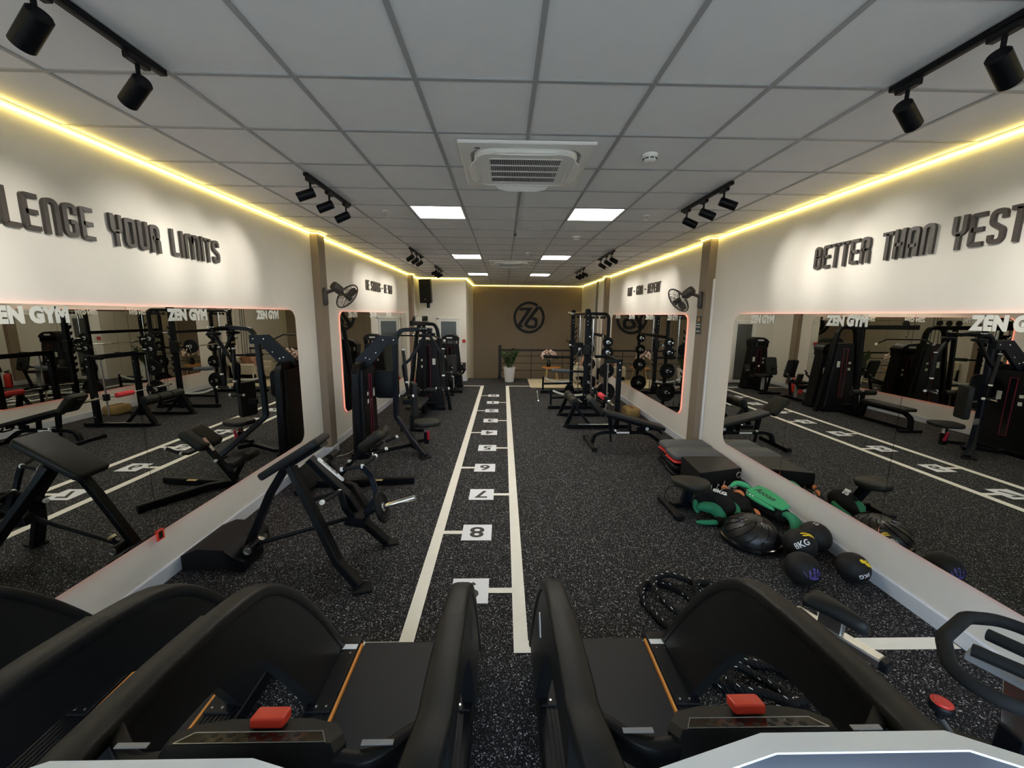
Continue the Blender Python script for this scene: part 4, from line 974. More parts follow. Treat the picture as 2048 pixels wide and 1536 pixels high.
# ---------------------------------------------------------------- pec fly machine (nearest tower)
def pec_fly():
    t = thing('pec_fly_machine', 'black pec fly machine with navy boom, seat and red seat lever beside the column', 'gym machine', (-1.7, 6.35, 0))
    X0, X1, Y0, Y1 = -2.32, -2.08, 5.98, 6.68
    c = V(((X0+X1)/2, (Y0+Y1)/2, 0))
    stack_tower(t, c, (1, 0, 0), Y1-Y0, .56, .20, 1.36, hood=False)
    tube_arch(t, c+V((0, 0, .0)), (1, 0, 0), .72, .62, 1.42, .10)
    part(t, 'top_shield', MB().pad((-1.93, 6.62, 1.05), (.42, .46, .03), rotm(PI/2, 0, 0), .09, .008), 'shroud')
    # navy boom plate from the tower up to the post, tube over the seat
    post = V((-1.70, 6.40, 0))
    bp = [(-2.30, 1.38), (-2.10, 1.38), (-1.80, 1.72), (-1.64, 1.73), (-1.64, 1.86), (-1.92, 1.87), (-2.30, 1.50)]
    b = part(t, 'boom_plate', MB().prism(bp, (0, 6.36, 0), (1, 0, 0), (0, 0, 1), .06), 'navy_metal')
    for x, z in ((-2.2, 1.43), (-2.08, 1.50), (-1.98, 1.60), (-1.86, 1.80), (-1.70, 1.80), (-2.14, 1.52)): bolt(b, (x, 6.299, z), (0, -1, 0))
    T(t, 'post', [(-1.20, 6.02, .03), (-1.30, 6.08, .12), (-1.73, 6.40, .56), (-1.70, 6.40, 1.86)], .075, .085, 'navy_metal', fil=.10, up=(0, 1, 0))
    part(t, 'foot', MB().box((-1.21, 6.01, .012), (.16, .13, .024), rotm(0, 0, .6), .004), 'rubber')
    T(t, 'overhead_arm', [(-1.70, 6.40, 1.78), (-1.62, 6.40, 1.95), (-1.30, 6.40, 1.97), (-1.12, 6.40, 1.95)], .075, .06, 'navy_metal', fil=.12)
    T(t, 'base_beam', [(-2.15, 6.25, .05), (-1.92, 6.22, .05), (-1.50, 6.36, .10), (-1.36, 6.20, .10)], .07, .06, fil=.06)
    # cam heads and swing arms
    for s, y in ((-1, 6.18), (1, 6.62)):
        h = V((-1.20, y, 1.92)); 
        part(t, 'cam', MB().lathe(h-V((0, 0, .06)), (0, 0, 1), [(.02, 0), (.085, .0), (.095, .012), (.095, .03), (.085, .042), (.03, .045), (.03, .10), (.045, .10), (.045, .12)], 28), 'black_metal')
        T(t, 'cam_link', [h+V((0, 0, .03)), (-1.30, 6.40, 1.95)], .04, .05)
        e = V((-1.42, y-.02, 1.52)) if s < 0 else V((-1.02, y, 1.56)); q = V((-1.53, y-.02, 1.42)) if s < 0 else V((-1.0, y, 1.40)); z = V((-1.47, y, .96)) if s < 0 else V((-.98, y, 1.0))
        T(t, 'swing_arm', [h+V((0, 0, -.06)), h+V((-.06 if s < 0 else .06, 0, -.15)), e, q, z], .05, .04, fil=.05)
        grip(t, q+V((.02, -.04, .25)), z+V((.0, -.05, .22)), .022, caps=True, mt='vinyl')
        T(t, 'handle_bar', [z, z+V((.0, -.18, -.02))], .012, mt='chrome', n=10); grip(t, z+V((-.12, -.06, 0)), z+V((.08, -.06, .0)), .017)
        for k in range(3): bolt(t, h+V((.04*(k-1), -.05, .06)), (0, 0, 1), .015)
    # seat, back pad
    part(t, 'back_pad', MB().pad((-1.44, 6.42, .84), (.28, .56, .085), rotm(PI/2, 0, math.radians(-68))@rotm(0, 0, 0), .04, .02), 'vinyl')
    part(t, 'back_pad_mount', MB().box((-1.53, 6.40, .80), (.16, .06, .08), None, .004), 'black_metal')
    part(t, 'seat', MB().pad((-1.25, 6.46, .445), (.42, .38, .07), rotm(0, 0, .3), .13, .025), 'vinyl')
    part(t, 'seat_post', MB().box((-1.26, 6.46, .33), (.05, .05, .18), None, .004), 'chrome'); part(t, 'seat_sleeve', MB().box((-1.26, 6.46, .19), (.075, .075, .20), None, .005), 'black_metal')
    T(t, 'seat_beam', [(-1.26, 6.46, .15), (-1.50, 6.34, .15)], .06, .06)
    part(t, 'seat_lever', MB().pad((-1.22, 6.39, .25), (.045, .03, .16), rotm(.25, 0, 0), .014, .006), 'lever_red')
pec_fly()
# ---------------------------------------------------------------- lat pulldown with long row bench
def lat_machine():
    X, Y = -1.72, 9.25
    t = thing('lat_pulldown_machine', 'black lat pulldown and low row machine with long bench and wide bar', 'gym machine', (X, Y, 0))
    stack_tower(t, (X, Y+.08, 0), (0, -1, 0), .70, .40, .26, 1.62, hood=False)
    tube_arch(t, (X, Y, 0), (0, -1, 0), .98, .44, 1.98)
    # boom with pulleys towards the bench, leaning support
    T(t, 'boom', [(X, Y+.05, 1.99), (X, 7.65, 2.03)], .06, .09); T(t, 'boom_support', [(X, Y-.52, .06), (X, Y-.40, 1.98)], .06, .09)
    for y in (9.2, 9.0, 8.8, 7.9): pulley(t, (X, y, 2.10), (1, 0, 0), .06)
    part(t, 'cable', MB().tube([(X, 9.2, 2.16), (X, 7.9, 2.16)], .004, n=6).tube([(X-.02, 7.85, 2.10), (X-.02, 7.85, 1.88)], .004, n=6), 'black_plastic')
    part(t, 'pulley_hook', MB().tube(bez([(X, 7.85, 1.90), (X+.02, 7.85, 1.86), (X-.02, 7.85, 1.82), (X, 7.85, 1.79)], 4), .008, n=8), 'chrome')
    zb = 1.79; lb = MB().tube([(X-.58, 7.85, zb-.09), (X-.38, 7.85, zb), (X+.38, 7.85, zb), (X+.58, 7.85, zb-.09)], .014, n=10, fil=.06)
    br = part(t, 'lat_bar', lb, 'black_metal')
    for s in (-1, 1): part(br, 'end_cap', MB().lathe((X+s*.575, 7.85, zb-.088), (s, 0, -.43), [(.02, -.01), (.024, 0), (.022, .02), (.01, .024)], 14), 'cap_white')
    for y in (8.85, 8.62): T(t, 'upright_pulley_post', [(X-.02, y, .05), (X-.02, y, .55)], .05, .05)
    # knee rollers and bench
    T(t, 'roller_post', [(X, 8.60, .05), (X, 8.60, .60)], .06, .08); part(t, 'roller_axle', MB().cyl((X-.26, 8.60, .58), (X+.26, 8.60, .58), .014), 'chrome')
    for s in (-1, 1): part(t, 'knee_roller', MB().cyl((X+s*.07, 8.60, .58), (X+s*.26, 8.60, .58), .062), 'vinyl')
    part(t, 'bench_pad', MB().pad((X, 8.0, .43), (.28, 1.0, .065), None, .04, .02), 'vinyl')
    T(t, 'bench_frame', [(X, 8.55, .08), (X, 8.50, .36), (X, 7.62, .36), (X, 7.48, .28), (X, 7.46, .02)], .07, .08, fil=.12, up=(1, 0, 0)); T(t, 'bench_foot', [(X-.22, 7.46, .03), (X+.22, 7.46, .03)], .06, .05)
    T(t, 'floor_beam', [(X, Y, .05), (X, 7.5, .05)], .06, .07)
    part(t, 'foot_rest', MB().box((X, 8.83, .20), (.46, .03, .16), rotm(.5, 0, 0), .004), 'rubber')
lat_machine()
# ---------------------------------------------------------------- two far tower machines
def seat_tower(name, label, X, Y, dirn, roll=True):
    t = thing(name, label, 'gym machine', (X, Y, 0)); s = dirn
    stack_tower(t, (X, Y, 0), (0, -1, 0), .74, .50, .28, 1.60)
    ys = Y+s*.70
    part(t, 'seat', MB().pad((X+.16, ys, .50), (.36, .44, .07), None, .08, .025), 'vinyl')
    part(t, 'seat_post', MB().box((X+.16, ys, .26), (.06, .08, .44), None, .005), 'grey_plastic')
    T(t, 'floor_beam', [(X+.16, Y, .05), (X+.16, ys+s*.35, .05)], .07, .07); T(t, 'floor_bar', [(X-.15, ys+s*.35, .04), (X+.47, ys+s*.35, .04)], .06, .06)
    part(t, 'back_pad', MB().pad((X+.16, ys+s*.30, .82), (.30, .52, .07), rotm(PI/2+s*.25, 0, 0), .06, .025), 'vinyl')
    T(t, 'back_post', [(X+.16, ys+s*.20, .10), (X+.16, ys+s*.38, .80)], .05, .06)
    for a in (-1, 1):
        T(t, 'arm', [(X+.16+a*.26, Y+s*.25, .55), (X+.16+a*.28, ys-s*.1, .60), (X+.16+a*.28, ys+s*.10, .72)], .045, .05, fil=.08)
        grip(t, (X+.16+a*.28, ys+s*.02, .70), (X+.16+a*.28, ys+s*.16, .80), .018)
        if roll: part(t, 'roller', MB().cyl((X+.16+a*.04, Y+s*.36, .42), (X+.16+a*.22, Y+s*.36, .42), .06), 'vinyl')
    part(t, 'thigh_pad', MB().pad((X+.42, Y-s*.0+s*.3, .66), (.16, .06, .24), rotm(.3*s, 0, 0), .05, .02), 'vinyl_olive')
    T(t, 'lever', [(X+.16, Y+s*.15, .50), (X+.40, Y+s*.30, .45), (X+.50, Y+s*.50, .62)], .05, .05, fil=.05); bolt(t, (X+.50, Y+s*.47, .62), (0, -1, 0), .03, 'cap_white')
seat_tower('arm_curl_machine', 'black tower machine with seat standing before the glazed door', -1.62, 12.35, -1)
seat_tower('leg_extension_machine', 'black leg extension tower standing behind the lat pulldown machine', -1.80, 9.80, 1)
for k, (x, y, l) in enumerate(((-2.45, 11.75, 'red fire extinguisher on the floor by the brown column'), (-2.45, 11.45, 'red fire extinguisher standing beside the curl machine seat'))):
    t = thing('fire_extinguisher', l, 'fire extinguisher', (x, y, 0))
    part(t, 'cylinder', MB().lathe((x, y, 0), (0, 0, 1), [(.07, 0), (.078, .01), (.08, .03), (.08, .33), (.06, .39), (.025, .42), (.025, .44)], 20), 'red')
    part(t, 'valve', MB().box((x, y, .46), (.03, .12, .03), None, .004).box((x, y+.02, .49), (.02, .14, .012), rotm(.2, 0, 0)), 'black_plastic'); part(t, 'hose', MB().tube(bez([(x+.03, y, .45), (x+.11, y, .40), (x+.10, y, .22), (x+.085, y, .10)], 5), .010, n=8), 'black_plastic')
# ================================================================= PLATE RACK / SMITH RACK
def rack():
    X, XR_, Y0, Y1, H = 1.93, 2.42, 9.35, 11.3, 2.30
    t = thing('power_rack', 'tall black rack with chrome guide rods, dip arms and plate pegs', 'gym rack', (2.15, (Y0+Y1)/2, 0))
    Z = V((0, 0, 1))
    for y in (Y0, Y1):
        up = part(t, 'upright', MB().box((X, y, H/2), (.09, .085, H), None, .006), 'black_metal')
        part(up, 'head_plate', MB().prism([(-.05, 0), (.05, 0), (.06, .12), (.04, .17), (-.04, .17), (-.06, .12)], (X, y+.045, H-.12), (1, 0, 0), Z, .09), 'black_metal')
        for z in (2.20, 2.07, 1.99, .35, .25): bolt(up, (X, y-.04, z), (0, -1, 0), .013)
        hk = MB()
        for z in (1.82, 1.68, 1.54, 1.40, 1.26, 1.12, .98, .84): hk.prism([(.04, -.045), (.105, .0), (.125, .06), (.10, .065), (.08, .02), (.04, .025)], (X, y+.03, z), (1, 0, 0), Z, .035)
        part(up, 'bar_hooks', hk, 'black_metal')
        rs = part(t, 'rear_arch', MB().tube([(X, y, H-.06), (XR_-.06, y, H-.06), (XR_, y, H-.14), (XR_, y, .04)], .07, .06, fil=.16, up=(0, 1, 0)), 'black_metal')
        T(t, 'base_rail', [(1.06, y, .05), (XR_+.05, y, .05)], .07, .08)
        for x in (2.05, 2.14, 2.24, 2.30): pulley(t, (x, y-.05, H-.14), (0, 1, 0), .032)
        part(t, 'guide_rod', MB().cyl((2.10, y+(.15 if y == Y0 else -.15), .08), (2.10, y+(.15 if y == Y0 else -.15), H-.08), .016), 'chrome')
        for k in range(2): part(t, 'cable', MB().cyl((2.22+.07*k, y+.03, .15), (2.22+.07*k, y+.03, H-.15), .004, n=6), 'black_plastic')
        # dip arm and low safety arm
        z = .90 if y == Y0 else 1.03
        T(t, 'dip_arm', [(X, y, z), (X-.42, y, z+.01)], .045, .05); part(t, 'dip_grip', MB().cyl((X-.38, y, z+.01), (X-.80, y, z+.03), .048, .044), 'grip_lit_grey' if y == Y0 else 'foam')  # near grip is lit foam, its light put into a paler grey
        T(t, 'safety_arm', [(X, y, .30), (1.12, y, .28), ], .06, .055); T(t, 'safety_stop', [(1.13, y, .10), (1.13, y, .48)], .05, .05)
        part(t, 'safety_strap', MB().tube(bez([(1.17, y-.02, .45), (1.40, y-.02, .37), (1.68, y-.02, .345), (1.88, y-.02, .36)], 5), .045, .006, up=(0, 1, 0)), 'etch')
        part(t, 'hook_block', MB().box((X-.0, y-.01, 1.42), (.15, .12, .26), None, .02), 'black_plastic')
        T(t, 'hook_lever', [(X-.06, y, 1.45), (X-.17, y, 1.52)], .012, n=8)
        part(t, 'rear_foot', MB().box((XR_, y, .03), (.14, .10, .06), None, .006), 'rubber')
        part(t, 'gusset', MB().prism([(-.22, 0), (.10, 0), (.03, .26), (-.05, .26)], (X, y+.03, .08), (1, 0, 0), Z, .05), 'black_metal')
    for x, z in ((X, H-.06), (XR_, 1.72), (XR_, .10)): T(t, 'cross_member', [(x, Y0, z), (x, Y1, z)], .06, .07)
    part(t, 'brand_plate', MB().box((XR_-.034, Y0+.35, 1.72), (.004, .14, .035)), 'print_white')
    T(t, 'pull_up_bar', [(X-.02, Y0, H-.04), (X-.02, Y1, H-.04)], .018, mt='chrome', n=10)
    for q in ((-.16, .03), (-.08, -.02)): T(t, 'pull_up_grip', [(X-.02, Y1-.2, H-.05), (X-.02+q[0], Y1-.2, H-.05+q[1])], .014, mt='cap_white', n=10)
    # plate pegs on both rear posts
    pegs = []
    for y, zs in ((Y0, (1.60, 1.37, .94, .44)), (Y1, (1.60, 1.28, .86, .34))):
        for k, z in enumerate(zs):
            part(t, 'plate_peg', MB().lathe((XR_-.02, y-.035, z), (0, -1, 0), [(.03, 0), (.03, .01), (.022, .012), (.022, .24), (.016, .245)], 16), 'chrome'); pegs.append((XR_-.02, y-.08, z, k, y == Y0))
    return pegs
words = ['smallest', 'second smallest', 'second largest', 'largest']
for x, y, z, k, near in rack():
    r = (.12, .138, .178, .22)[k]
    plate((x, y, z), (0, -1, 0), r, (.03, .035, .042, .05)[k], 'black rubber plate, %s of those on the rack post %s' % (words[k], 'beside the hip thrust frame' if near else 'beside the pale rug'), 'plates stored on the rack')
# barbell racked on the uprights
bx, bz = 1.835, 1.40
t = thing('barbell', 'chrome barbell racked across the tall rack uprights', 'barbell', (bx, 10.3, bz))
part(t, 'bar', MB().cyl((bx, 9.62, bz), (bx, 11.20, bz), .014), 'chrome')
for s, y in ((-1, 9.80), (1, 11.06)): part(t, 'sleeve', MB().lathe((bx, y, bz), (0, s, 0), [(.036, -.012), (.036, 0), (.025, .002), (.025, .24), (.02, .245)], 18), 'chrome')
plate((bx, 9.70, bz), (0, -1, 0), .165, .045, 'black rubber plate on the end of the racked barbell', None)
for y in (9.62, ):
    t = thing('spring_clip', 'chrome spring collar on the racked barbell sleeve', 'collar', (bx, y, bz-.03)); part(t, 'coil', MB().lathe((bx, y-.02, bz), (0, 1, 0), [(.028, 0), (.034, .003), (.034, .03), (.028, .033)], 18), 'chrome')
    for s in (-1, 1): T(t, 'handle', [(bx+s*.02, y, bz-.02), (bx+s*.06-.03, y-.06, bz-.13)], .005, mt='chrome', n=6)
# loose bar on the floor
t = thing('olympic_bar', 'bare chrome bar lying on the floor beside the rack', 'barbell', (.92, 10.8, 0))
a, b = V((1.0, 11.75, .026)), V((.88, 9.72, .026)); d = (b-a).normalized()
part(t, 'bar', MB().cyl(a+d*.3, b-d*.3, .014), 'steel'); part(t, 'sleeve', MB().cyl(a, a+d*.32, .025), 'chrome'); part(t, 'sleeve', MB().cyl(b, b-d*.36, .025), 'chrome')
for p in (a+d*.33, b-d*.37): part(t, 'collar', MB().cyl(p-d*.012, p+d*.012, .038), 'chrome')
# ---------------------------------------------------------------- guided hip thrust machine
def hip():
    t = thing('hip_thrust_machine', 'black hip thrust frame with roller pad, chrome rods and guided bar', 'gym machine', (1.8, 8.2, 0))
    for y, f in ((7.70, 7.87), (8.66, 8.80)):
        u = part(t, 'post', MB().box((2.24, y, .69), (.085, .085, 1.38), None, .006), 'black_metal')
        for z in (1.31, 1.17, .2): bolt(u, (2.24, y-.045, z), (0, -1, 0), .014)
        part(t, 'guide_rod', MB().cyl((2.02, y, .08), (2.02, y, 1.32), .014), 'chrome'); T(t, 'top_arm', [(2.24, y, 1.33), (1.98, y, 1.33)], .05, .06); T(t, 'base_rail', [(1.25, y, .045), (2.50, y, .045)], .06, .07)
        T(t, 'leg', [(1.26, y+.10, .03), (1.42, y+.05, .46)], .075, .09, up=(0, 1, 0)); part(t, 'foot', MB().box((1.255, y+.10, .015), (.12, .10, .03), None, .004), 'rubber')
        T(t, 'brace', [(1.74, y+.02, .05), (1.44, y+.05, .40)], .05, .06, up=(0, 1, 0))
        part(t, 'carriage', MB().box((2.02, y, .58), (.08, .08, .13), None, .01), 'black_plastic')
    T(t, 'top_beam', [(2.24, 7.70, 1.33), (2.24, 8.66, 1.33)], .06, .09); T(t, 'low_rail', [(1.42, 7.76, .43), (1.42, 8.72, .43)], .05, .06)
    part(t, 'chrome_rail', MB().cyl((1.48, 7.66, .09), (2.10, 7.66, .09), .014), 'chrome')
    for k in range(3): part(t, 'roller_pad', MB().cyl((1.43, 7.80+.315*k, .49), (1.43, 8.09+.315*k, .49), .088), 'vinyl_olive')
    part(t, 'roller_cap', MB().lathe((1.43, 7.80, .49), (0, -1, 0), [(.05, 0), (.05, .008), (.03, .012), (.03, .006), (.004, .006)], 18), 'black_plastic')
    T(t, 'lock_lever', [(1.50, 8.60, .46), (1.66, 8.30, .40)], .012, mt='steel', n=8)
    part(t, 'bar', MB().cyl((2.02, 7.50, .58), (2.02, 8.90, .58), .014), 'chrome'); 
    for s, y in ((-1, 7.50), (1, 8.90)): part(t, 'sleeve', MB().lathe((2.02, y, .58), (0, s, 0), [(.034, -.01), (.034, 0), (.024, .002), (.024, .32), (.018, .325)], 16), 'chrome')
    part(t, 'bar_pad', MB().lathe((2.02, 7.90, .58), (0, 1, 0), [(.02, 0), (.048, .004), (.052, .02), (.052, .34), (.048, .356), (.02, .36)], 20), 'pink_foam')
hip()
p = (2.86, 8.75, 0)
t = thing('floor_cushion', 'golden brown padded sandbag on the floor behind the hip thrust frame', 'sandbag', p)
part(t, 'body', MB().pad((2.86, 8.75, .10), (.34, .44, .20), None, .10, .06), 'cardboard'); part(t, 'strap', MB().box((2.86, 8.75, .205), (.05, .30, .012), None, .004), 'cushion_brown')
# ---------------------------------------------------------------- adjustable bench in front
def adj_bench():
    t = thing('adjustable_bench', 'black adjustable weight bench lowered to a decline', 'gym bench', (2.1, 6.66, 0)); y = 6.66
    a, b = V((1.70, y, .60)), V((2.76, y, .31)); ax = (b-a).normalized(); nn = V((-ax.z, 0, ax.x)); R = Matrix((ax, V((0, 1, 0)), nn)).transposed()
    part(t, 'back_pad', MB().pad((a+b)/2, (1.08, .30, .065), R, .05, .022), 'vinyl')
    part(t, 'back_frame', MB().box((a+b)/2-nn*.055, (.95, .09, .045), R, .005), 'black_metal')
    s0, s1 = V((1.66, y, .585)), V((1.46, y, .825)); sx = (s1-s0).normalized(); sn = V((sx.z, 0, -sx.x)); sn = sn if sn.z > 0 else -sn
    part(t, 'seat_pad', MB().pad((s0+s1)/2, (.36, .32, .09), Matrix((sx, sn.cross(sx), sn)).transposed(), .05, .022), 'vinyl_olive')  # olive tone carries the light on the seat face in its colour
    part(t, 'seat_frame', MB().box((s0+s1)/2-sn*.055, (.26, .08, .04), Matrix((sx, sn.cross(sx), sn)).transposed(), .005), 'black_metal')
    T(t, 'base_tube', [(1.53, y, .04), (1.58, y, .20), (1.72, y, .235), (2.38, y, .235), (2.52, y, .20), (2.74, y, .04)], .06, .075, fil=.10, up=(0, 1, 0))
    T(t, 'floor_bar', [(1.50, y-.34, .035), (1.50, y+.34, .035)], .07, .06); T(t, 'floor_bar', [(2.75, y-.16, .03), (2.75, y+.16, .03)], .06, .05)
    for s in (-1, 1): part(t, 'end_cap', MB().box((1.50, y+s*.345, .035), (.09, .05, .07), None, .01), 'rubber')
    for x in (1.86, 2.18): T(t, 'upright', [(x, y, .22), (x-.02, y, .50 if x < 2 else .42)], .05, .06)
    part(t, 'ladder', MB().box((2.42, y-.05, .31), (.28, .02, .10), rotm(0, -.2, 0), .004), 'black_metal'); bolt(t, (2.45, y-.07, .31), (0, -1, 0), .030, 'cap_white')
    T(t, 'seat_prop', [(1.80, y, .52), (1.86, y, .06)], .03, .045); part(t, 'adjust_pin', MB().lathe((1.90, y-.06, .29), (0, -1, 0), [(.008, 0), (.008, .03), (.018, .035), (.018, .05), (.005, .055)], 12), 'cap_white')
    part(t, 'thin_plate', MB().box((2.05, y-.041, .235), (.22, .003, .03)), 'print_white')  # white label on the base tube
    part(t, 'transport_handle', MB().tube([(2.66, y-.08, .29), (2.72, y-.08, .22), (2.72, y+.08, .22), (2.66, y+.08, .29)], .014, n=8, fil=.03), 'black_metal')
adj_bench()
# ---------------------------------------------------------------- stacked aerobic steps
def step(c, z, mt, rim, label, grp, h=.085):
    x0, x1, y0, y1 = c; X, Y, w, d = (x0+x1)/2, (y0+y1)/2, x1-x0, y1-y0
    t = thing('aerobic_step', label, 'aerobic step', (X, Y, z), grp)
    R = lambda i, zz, r=.05: [V((X+a, Y+b, zz)) for a, b in rrect(w-2*i, d-2*i, r, 4)]
    part(t, 'body', MB().loft([R(.02, z), R(0, z+.01), R(0, z+h*.45)]), rim)
    part(t, 'deck', MB().loft([R(.0, z+h*.45), R(.005, z+h*.6), R(.06, z+h-.004, .03), R(.075, z+h, .03)]), mt)
    part(t, 'tread_mat', MB().loft([R(.085, z+h, .02), R(.09, z+h+.003, .02)]), mt)
A1, A2 = (2.40, 3.10, 5.62, 5.97), (2.36, 3.08, 5.245, 5.60)
for A, who in ((A1, 'the adjustable bench'), (A2, 'the soft plyo box')):
    for k in range(2): step(A, .10*k, 'black_plastic', 'black_plastic', 'black aerobic step, %s of the stack beside %s' % (('lowest', 'second from the floor')[k], who), 'aerobic steps stacked by the mirror', .094)
    step(A, .20, 'red', 'red', 'red aerobic step under the grey one in the stack beside %s' % who, 'aerobic steps stacked by the mirror', .047)
    step(A, .252, 'step_grey', 'step_grey', 'grey aerobic step on top of the stack beside %s' % who, 'aerobic steps stacked by the mirror', .095)
# ---------------------------------------------------------------- soft plyo box
def plyo():
    P = [aZ(1357.6, 911, .32), aZ(1431, 902, .32), aZ(1481, 936, .32), aZ(1397, 947, .32)]
    P = [V((2.44, 5.215, .32)), V((3.06, 5.22, .32)), V((3.02, 4.79, .32)), V((2.40, 4.61, .32))]
    c = sum(P, V((0, 0, 0)))/4
    t = thing('plyo_box', 'black soft plyo box with white exercise pictograms beside the aerobic steps', 'plyo box', (c.x, c.y, 0))
    ring = lambda z, k: [V((c.x+(p.x-c.x)*k, c.y+(p.y-c.y)*k, z)) for p in P]
    part(t, 'body', MB().loft([ring(0, .97), ring(.012, 1), ring(.30, 1), ring(.318, .98), ring(.32, .965)]), 'cloth_black')
    part(t, 'top_cover', MB().loft([ring(.3202, .97), ring(.3225, .96)]), 'vinyl_olive')
    a, b = P[3], P[2]; u = (b-a).normalized(); n = V((u.y, -u.x, 0))
    if n.y > 0: n = -n
    def pic(kind, s):
        o = V((a.x, a.y, 0))+u*s+n*.003; q = MB()
        def seg(p0, p1, w): q.tube([o+u*p0[0]+V((0, 0, p0[1])), o+u*p1[0]+V((0, 0, p1[1]))], w, .003, up=u)
        seg((-.03, .075), (.03, .075), .022); seg((-.035, .045), (.035, .045), .006)
        if kind == 0: seg((.0, .08), (.006, .15), .014)
        elif kind == 1: seg((-.015, .08), (.0, .12), .016); seg((.0, .12), (.01, .16), .016); seg((0, .13), (.035, .135), .01)
        elif kind == 2: seg((-.01, .08), (.0, .14), .02); seg((.0, .13), (.015, .18), .018); seg((.0, .14), (.02, .11), .012)
        elif kind == 3: seg((-.035, .09), (.02, .115), .016); seg((.02, .115), (.04, .075), .014)
        else: seg((-.04, .085), (.04, .088), .012); seg((-.01, .09), (.01, .11), .014); seg((.01, .11), (.03, .09), .012)
        part(t, 'pictogram', q, 'print_white')
    for k in range(6): pic((0, 0, 1, 2, 3, 4)[k], .09+.095*k)
    rg = MB(); cc = V((b.x, b.y, .24))-u*.05+n*.012
    rg.tube([cc+u*(.035*math.cos(2*PI*k/20))+V((0, 0, .035*math.sin(2*PI*k/20))) for k in range(20)], .005, closed=True, n=6); part(t, 'ring', rg, 'steel')
plyo()
# ---------------------------------------------------------------- stool
def stool():
    t = thing('bench_stool', 'black padded stool on a single post beside the plyo box', 'stool', (2.12, 4.30, 0))
    c = V((2.09, 4.16, .42)); out = [(-.20, .16), (-.05, .175), (.12, .14), (.20, .03), (.16, -.10), (.02, -.17), (-.10, -.13), (-.20, .02)]
    o = [V((p[0], p[1], 0)) for p in out]; o = fillet(o, .08, 4, True)
    ring = lambda k, z: [c+V((p.x*k, p.y*k, z)) for p in o]
    part(t, 'seat', MB().loft([ring(.90, -.07), ring(.98, -.055), ring(1, -.03), ring(.98, -.01), ring(.92, 0)]), 'vinyl_olive', sharp=60)
    part(t, 'post', MB().tube([(2.10, 4.21, .36), (2.12, 4.36, .06)], .085, .10, up=(1, 0, 0)), 'navy_metal')
    T(t, 'base_beam', [(1.95, 4.34, .05), (2.32, 4.38, .05)], .08, .06); T(t, 'floor_bar', [(1.92, 4.56, .035), (1.935, 4.10, .035)], .085, .05)
    part(t, 'end_cap', MB().box((1.935, 4.09, .035), (.10, .08, .06), None, .012), 'rubber')
    part(t, 'cable_loop', MB().tube(bez([(2.05, 4.36, .26), (1.96, 4.42, .24), (1.92, 4.45, .12), (1.95, 4.42, .03)], 5), .007, n=6), 'black_plastic')
stool()
# ---------------------------------------------------------------- sand bags
def bag_body(path, rad, squash=.85, n=14):
    pts = bez(path, 6); mb = MB(); rings = []; N = len(pts)
    for i, p in enumerate(pts):
        t = (pts[min(i+1, N-1)]-pts[max(i-1, 0)]).normalized(); x, y, z = basis(t); f = i/(N-1)
        r = rad*max(.18, math.sin(PI*min(max(f*.9+.05, 0), 1))**.55)
        rings.append([p+x*(r*math.cos(2*PI*k/n))+y*(r*squash*math.sin(2*PI*k/n)) for k in range(n)])
    mb.loft(rings); return mb
def sandbag_a():
    t = thing('bulgarian_bag', 'crescent black sandbag with green lining marked 8KG beside the stool', 'sandbag', (2.28, 3.98, 0))
    pth = [(2.20, 4.24, .15), (2.32, 4.26, .18), (2.42, 4.20, .18), (2.44, 4.07, .16), (2.40, 3.98, .11)]
    part(t, 'body', bag_body(pth, .115), 'cloth_black', sharp=80)
    part(t, 'lining', bag_body([(2.16, 4.17, .10), (2.25, 4.15, .12), (2.33, 4.09, .12), (2.345, 4.0, .10), (2.34, 3.95, .06)], .075), 'green', sharp=80)
    part(t, 'side_panel', bag_body([(2.50, 4.18, .19), (2.545, 4.09, .15), (2.51, 3.99, .10), (2.43, 3.95, .05)], .045), 'green', sharp=80)
    part(t, 'strap', bag_body([(2.38, 3.93, .045), (2.28, 3.95, .04), (2.17, 3.96, .035), (2.08, 3.98, .03)], .032), 'green', sharp=80)
    part(t, 'strap_loop', MB().lathe((2.33, 3.95, .055), (1, .1, 0), [(.035, -.05), (.05, -.03), (.05, .03), (.035, .05)], 14), 'cloth_black')
    part(t, 'strap', bag_body([(2.19, 4.26, .15), (2.17, 4.20, .11), (2.17, 4.14, .05)], .035), 'green', sharp=80)
    part(t, 'print', text_mb('8KG', .075, (2.33, 4.17, .297), V((.75, -.55, -.12)), V((.5, .78, .20)), .003, .003), 'print_white')
def sandbag_b():
    t = thing('sandbag', 'black sandbag with orange handles lying between two green-lined bags', 'sandbag', (2.60, 4.05, 0))
    part(t, 'body', bag_body([(2.53, 4.42, .12), (2.63, 4.36, .14), (2.67, 4.20, .14), (2.645, 4.03, .11)], .11), 'cloth_black', sharp=80)
    for p in ([(2.56, 4.40, .22), (2.58, 4.38, .255), (2.61, 4.36, .235)], [(2.64, 4.28, .24), (2.67, 4.22, .262), (2.69, 4.17, .24)], [(2.72, 4.02, .16), (2.735, 3.97, .13), (2.72, 3.95, .07)]): part(t, 'handle', bag_body(p, .022), 'strap_orange', sharp=80)
    part(t, 'print', text_mb('- - -', .06, (2.72, 4.20, .262), V((.35, -.92, -.1)), V((.85, .30, .42)), .003, .002), 'print_white')
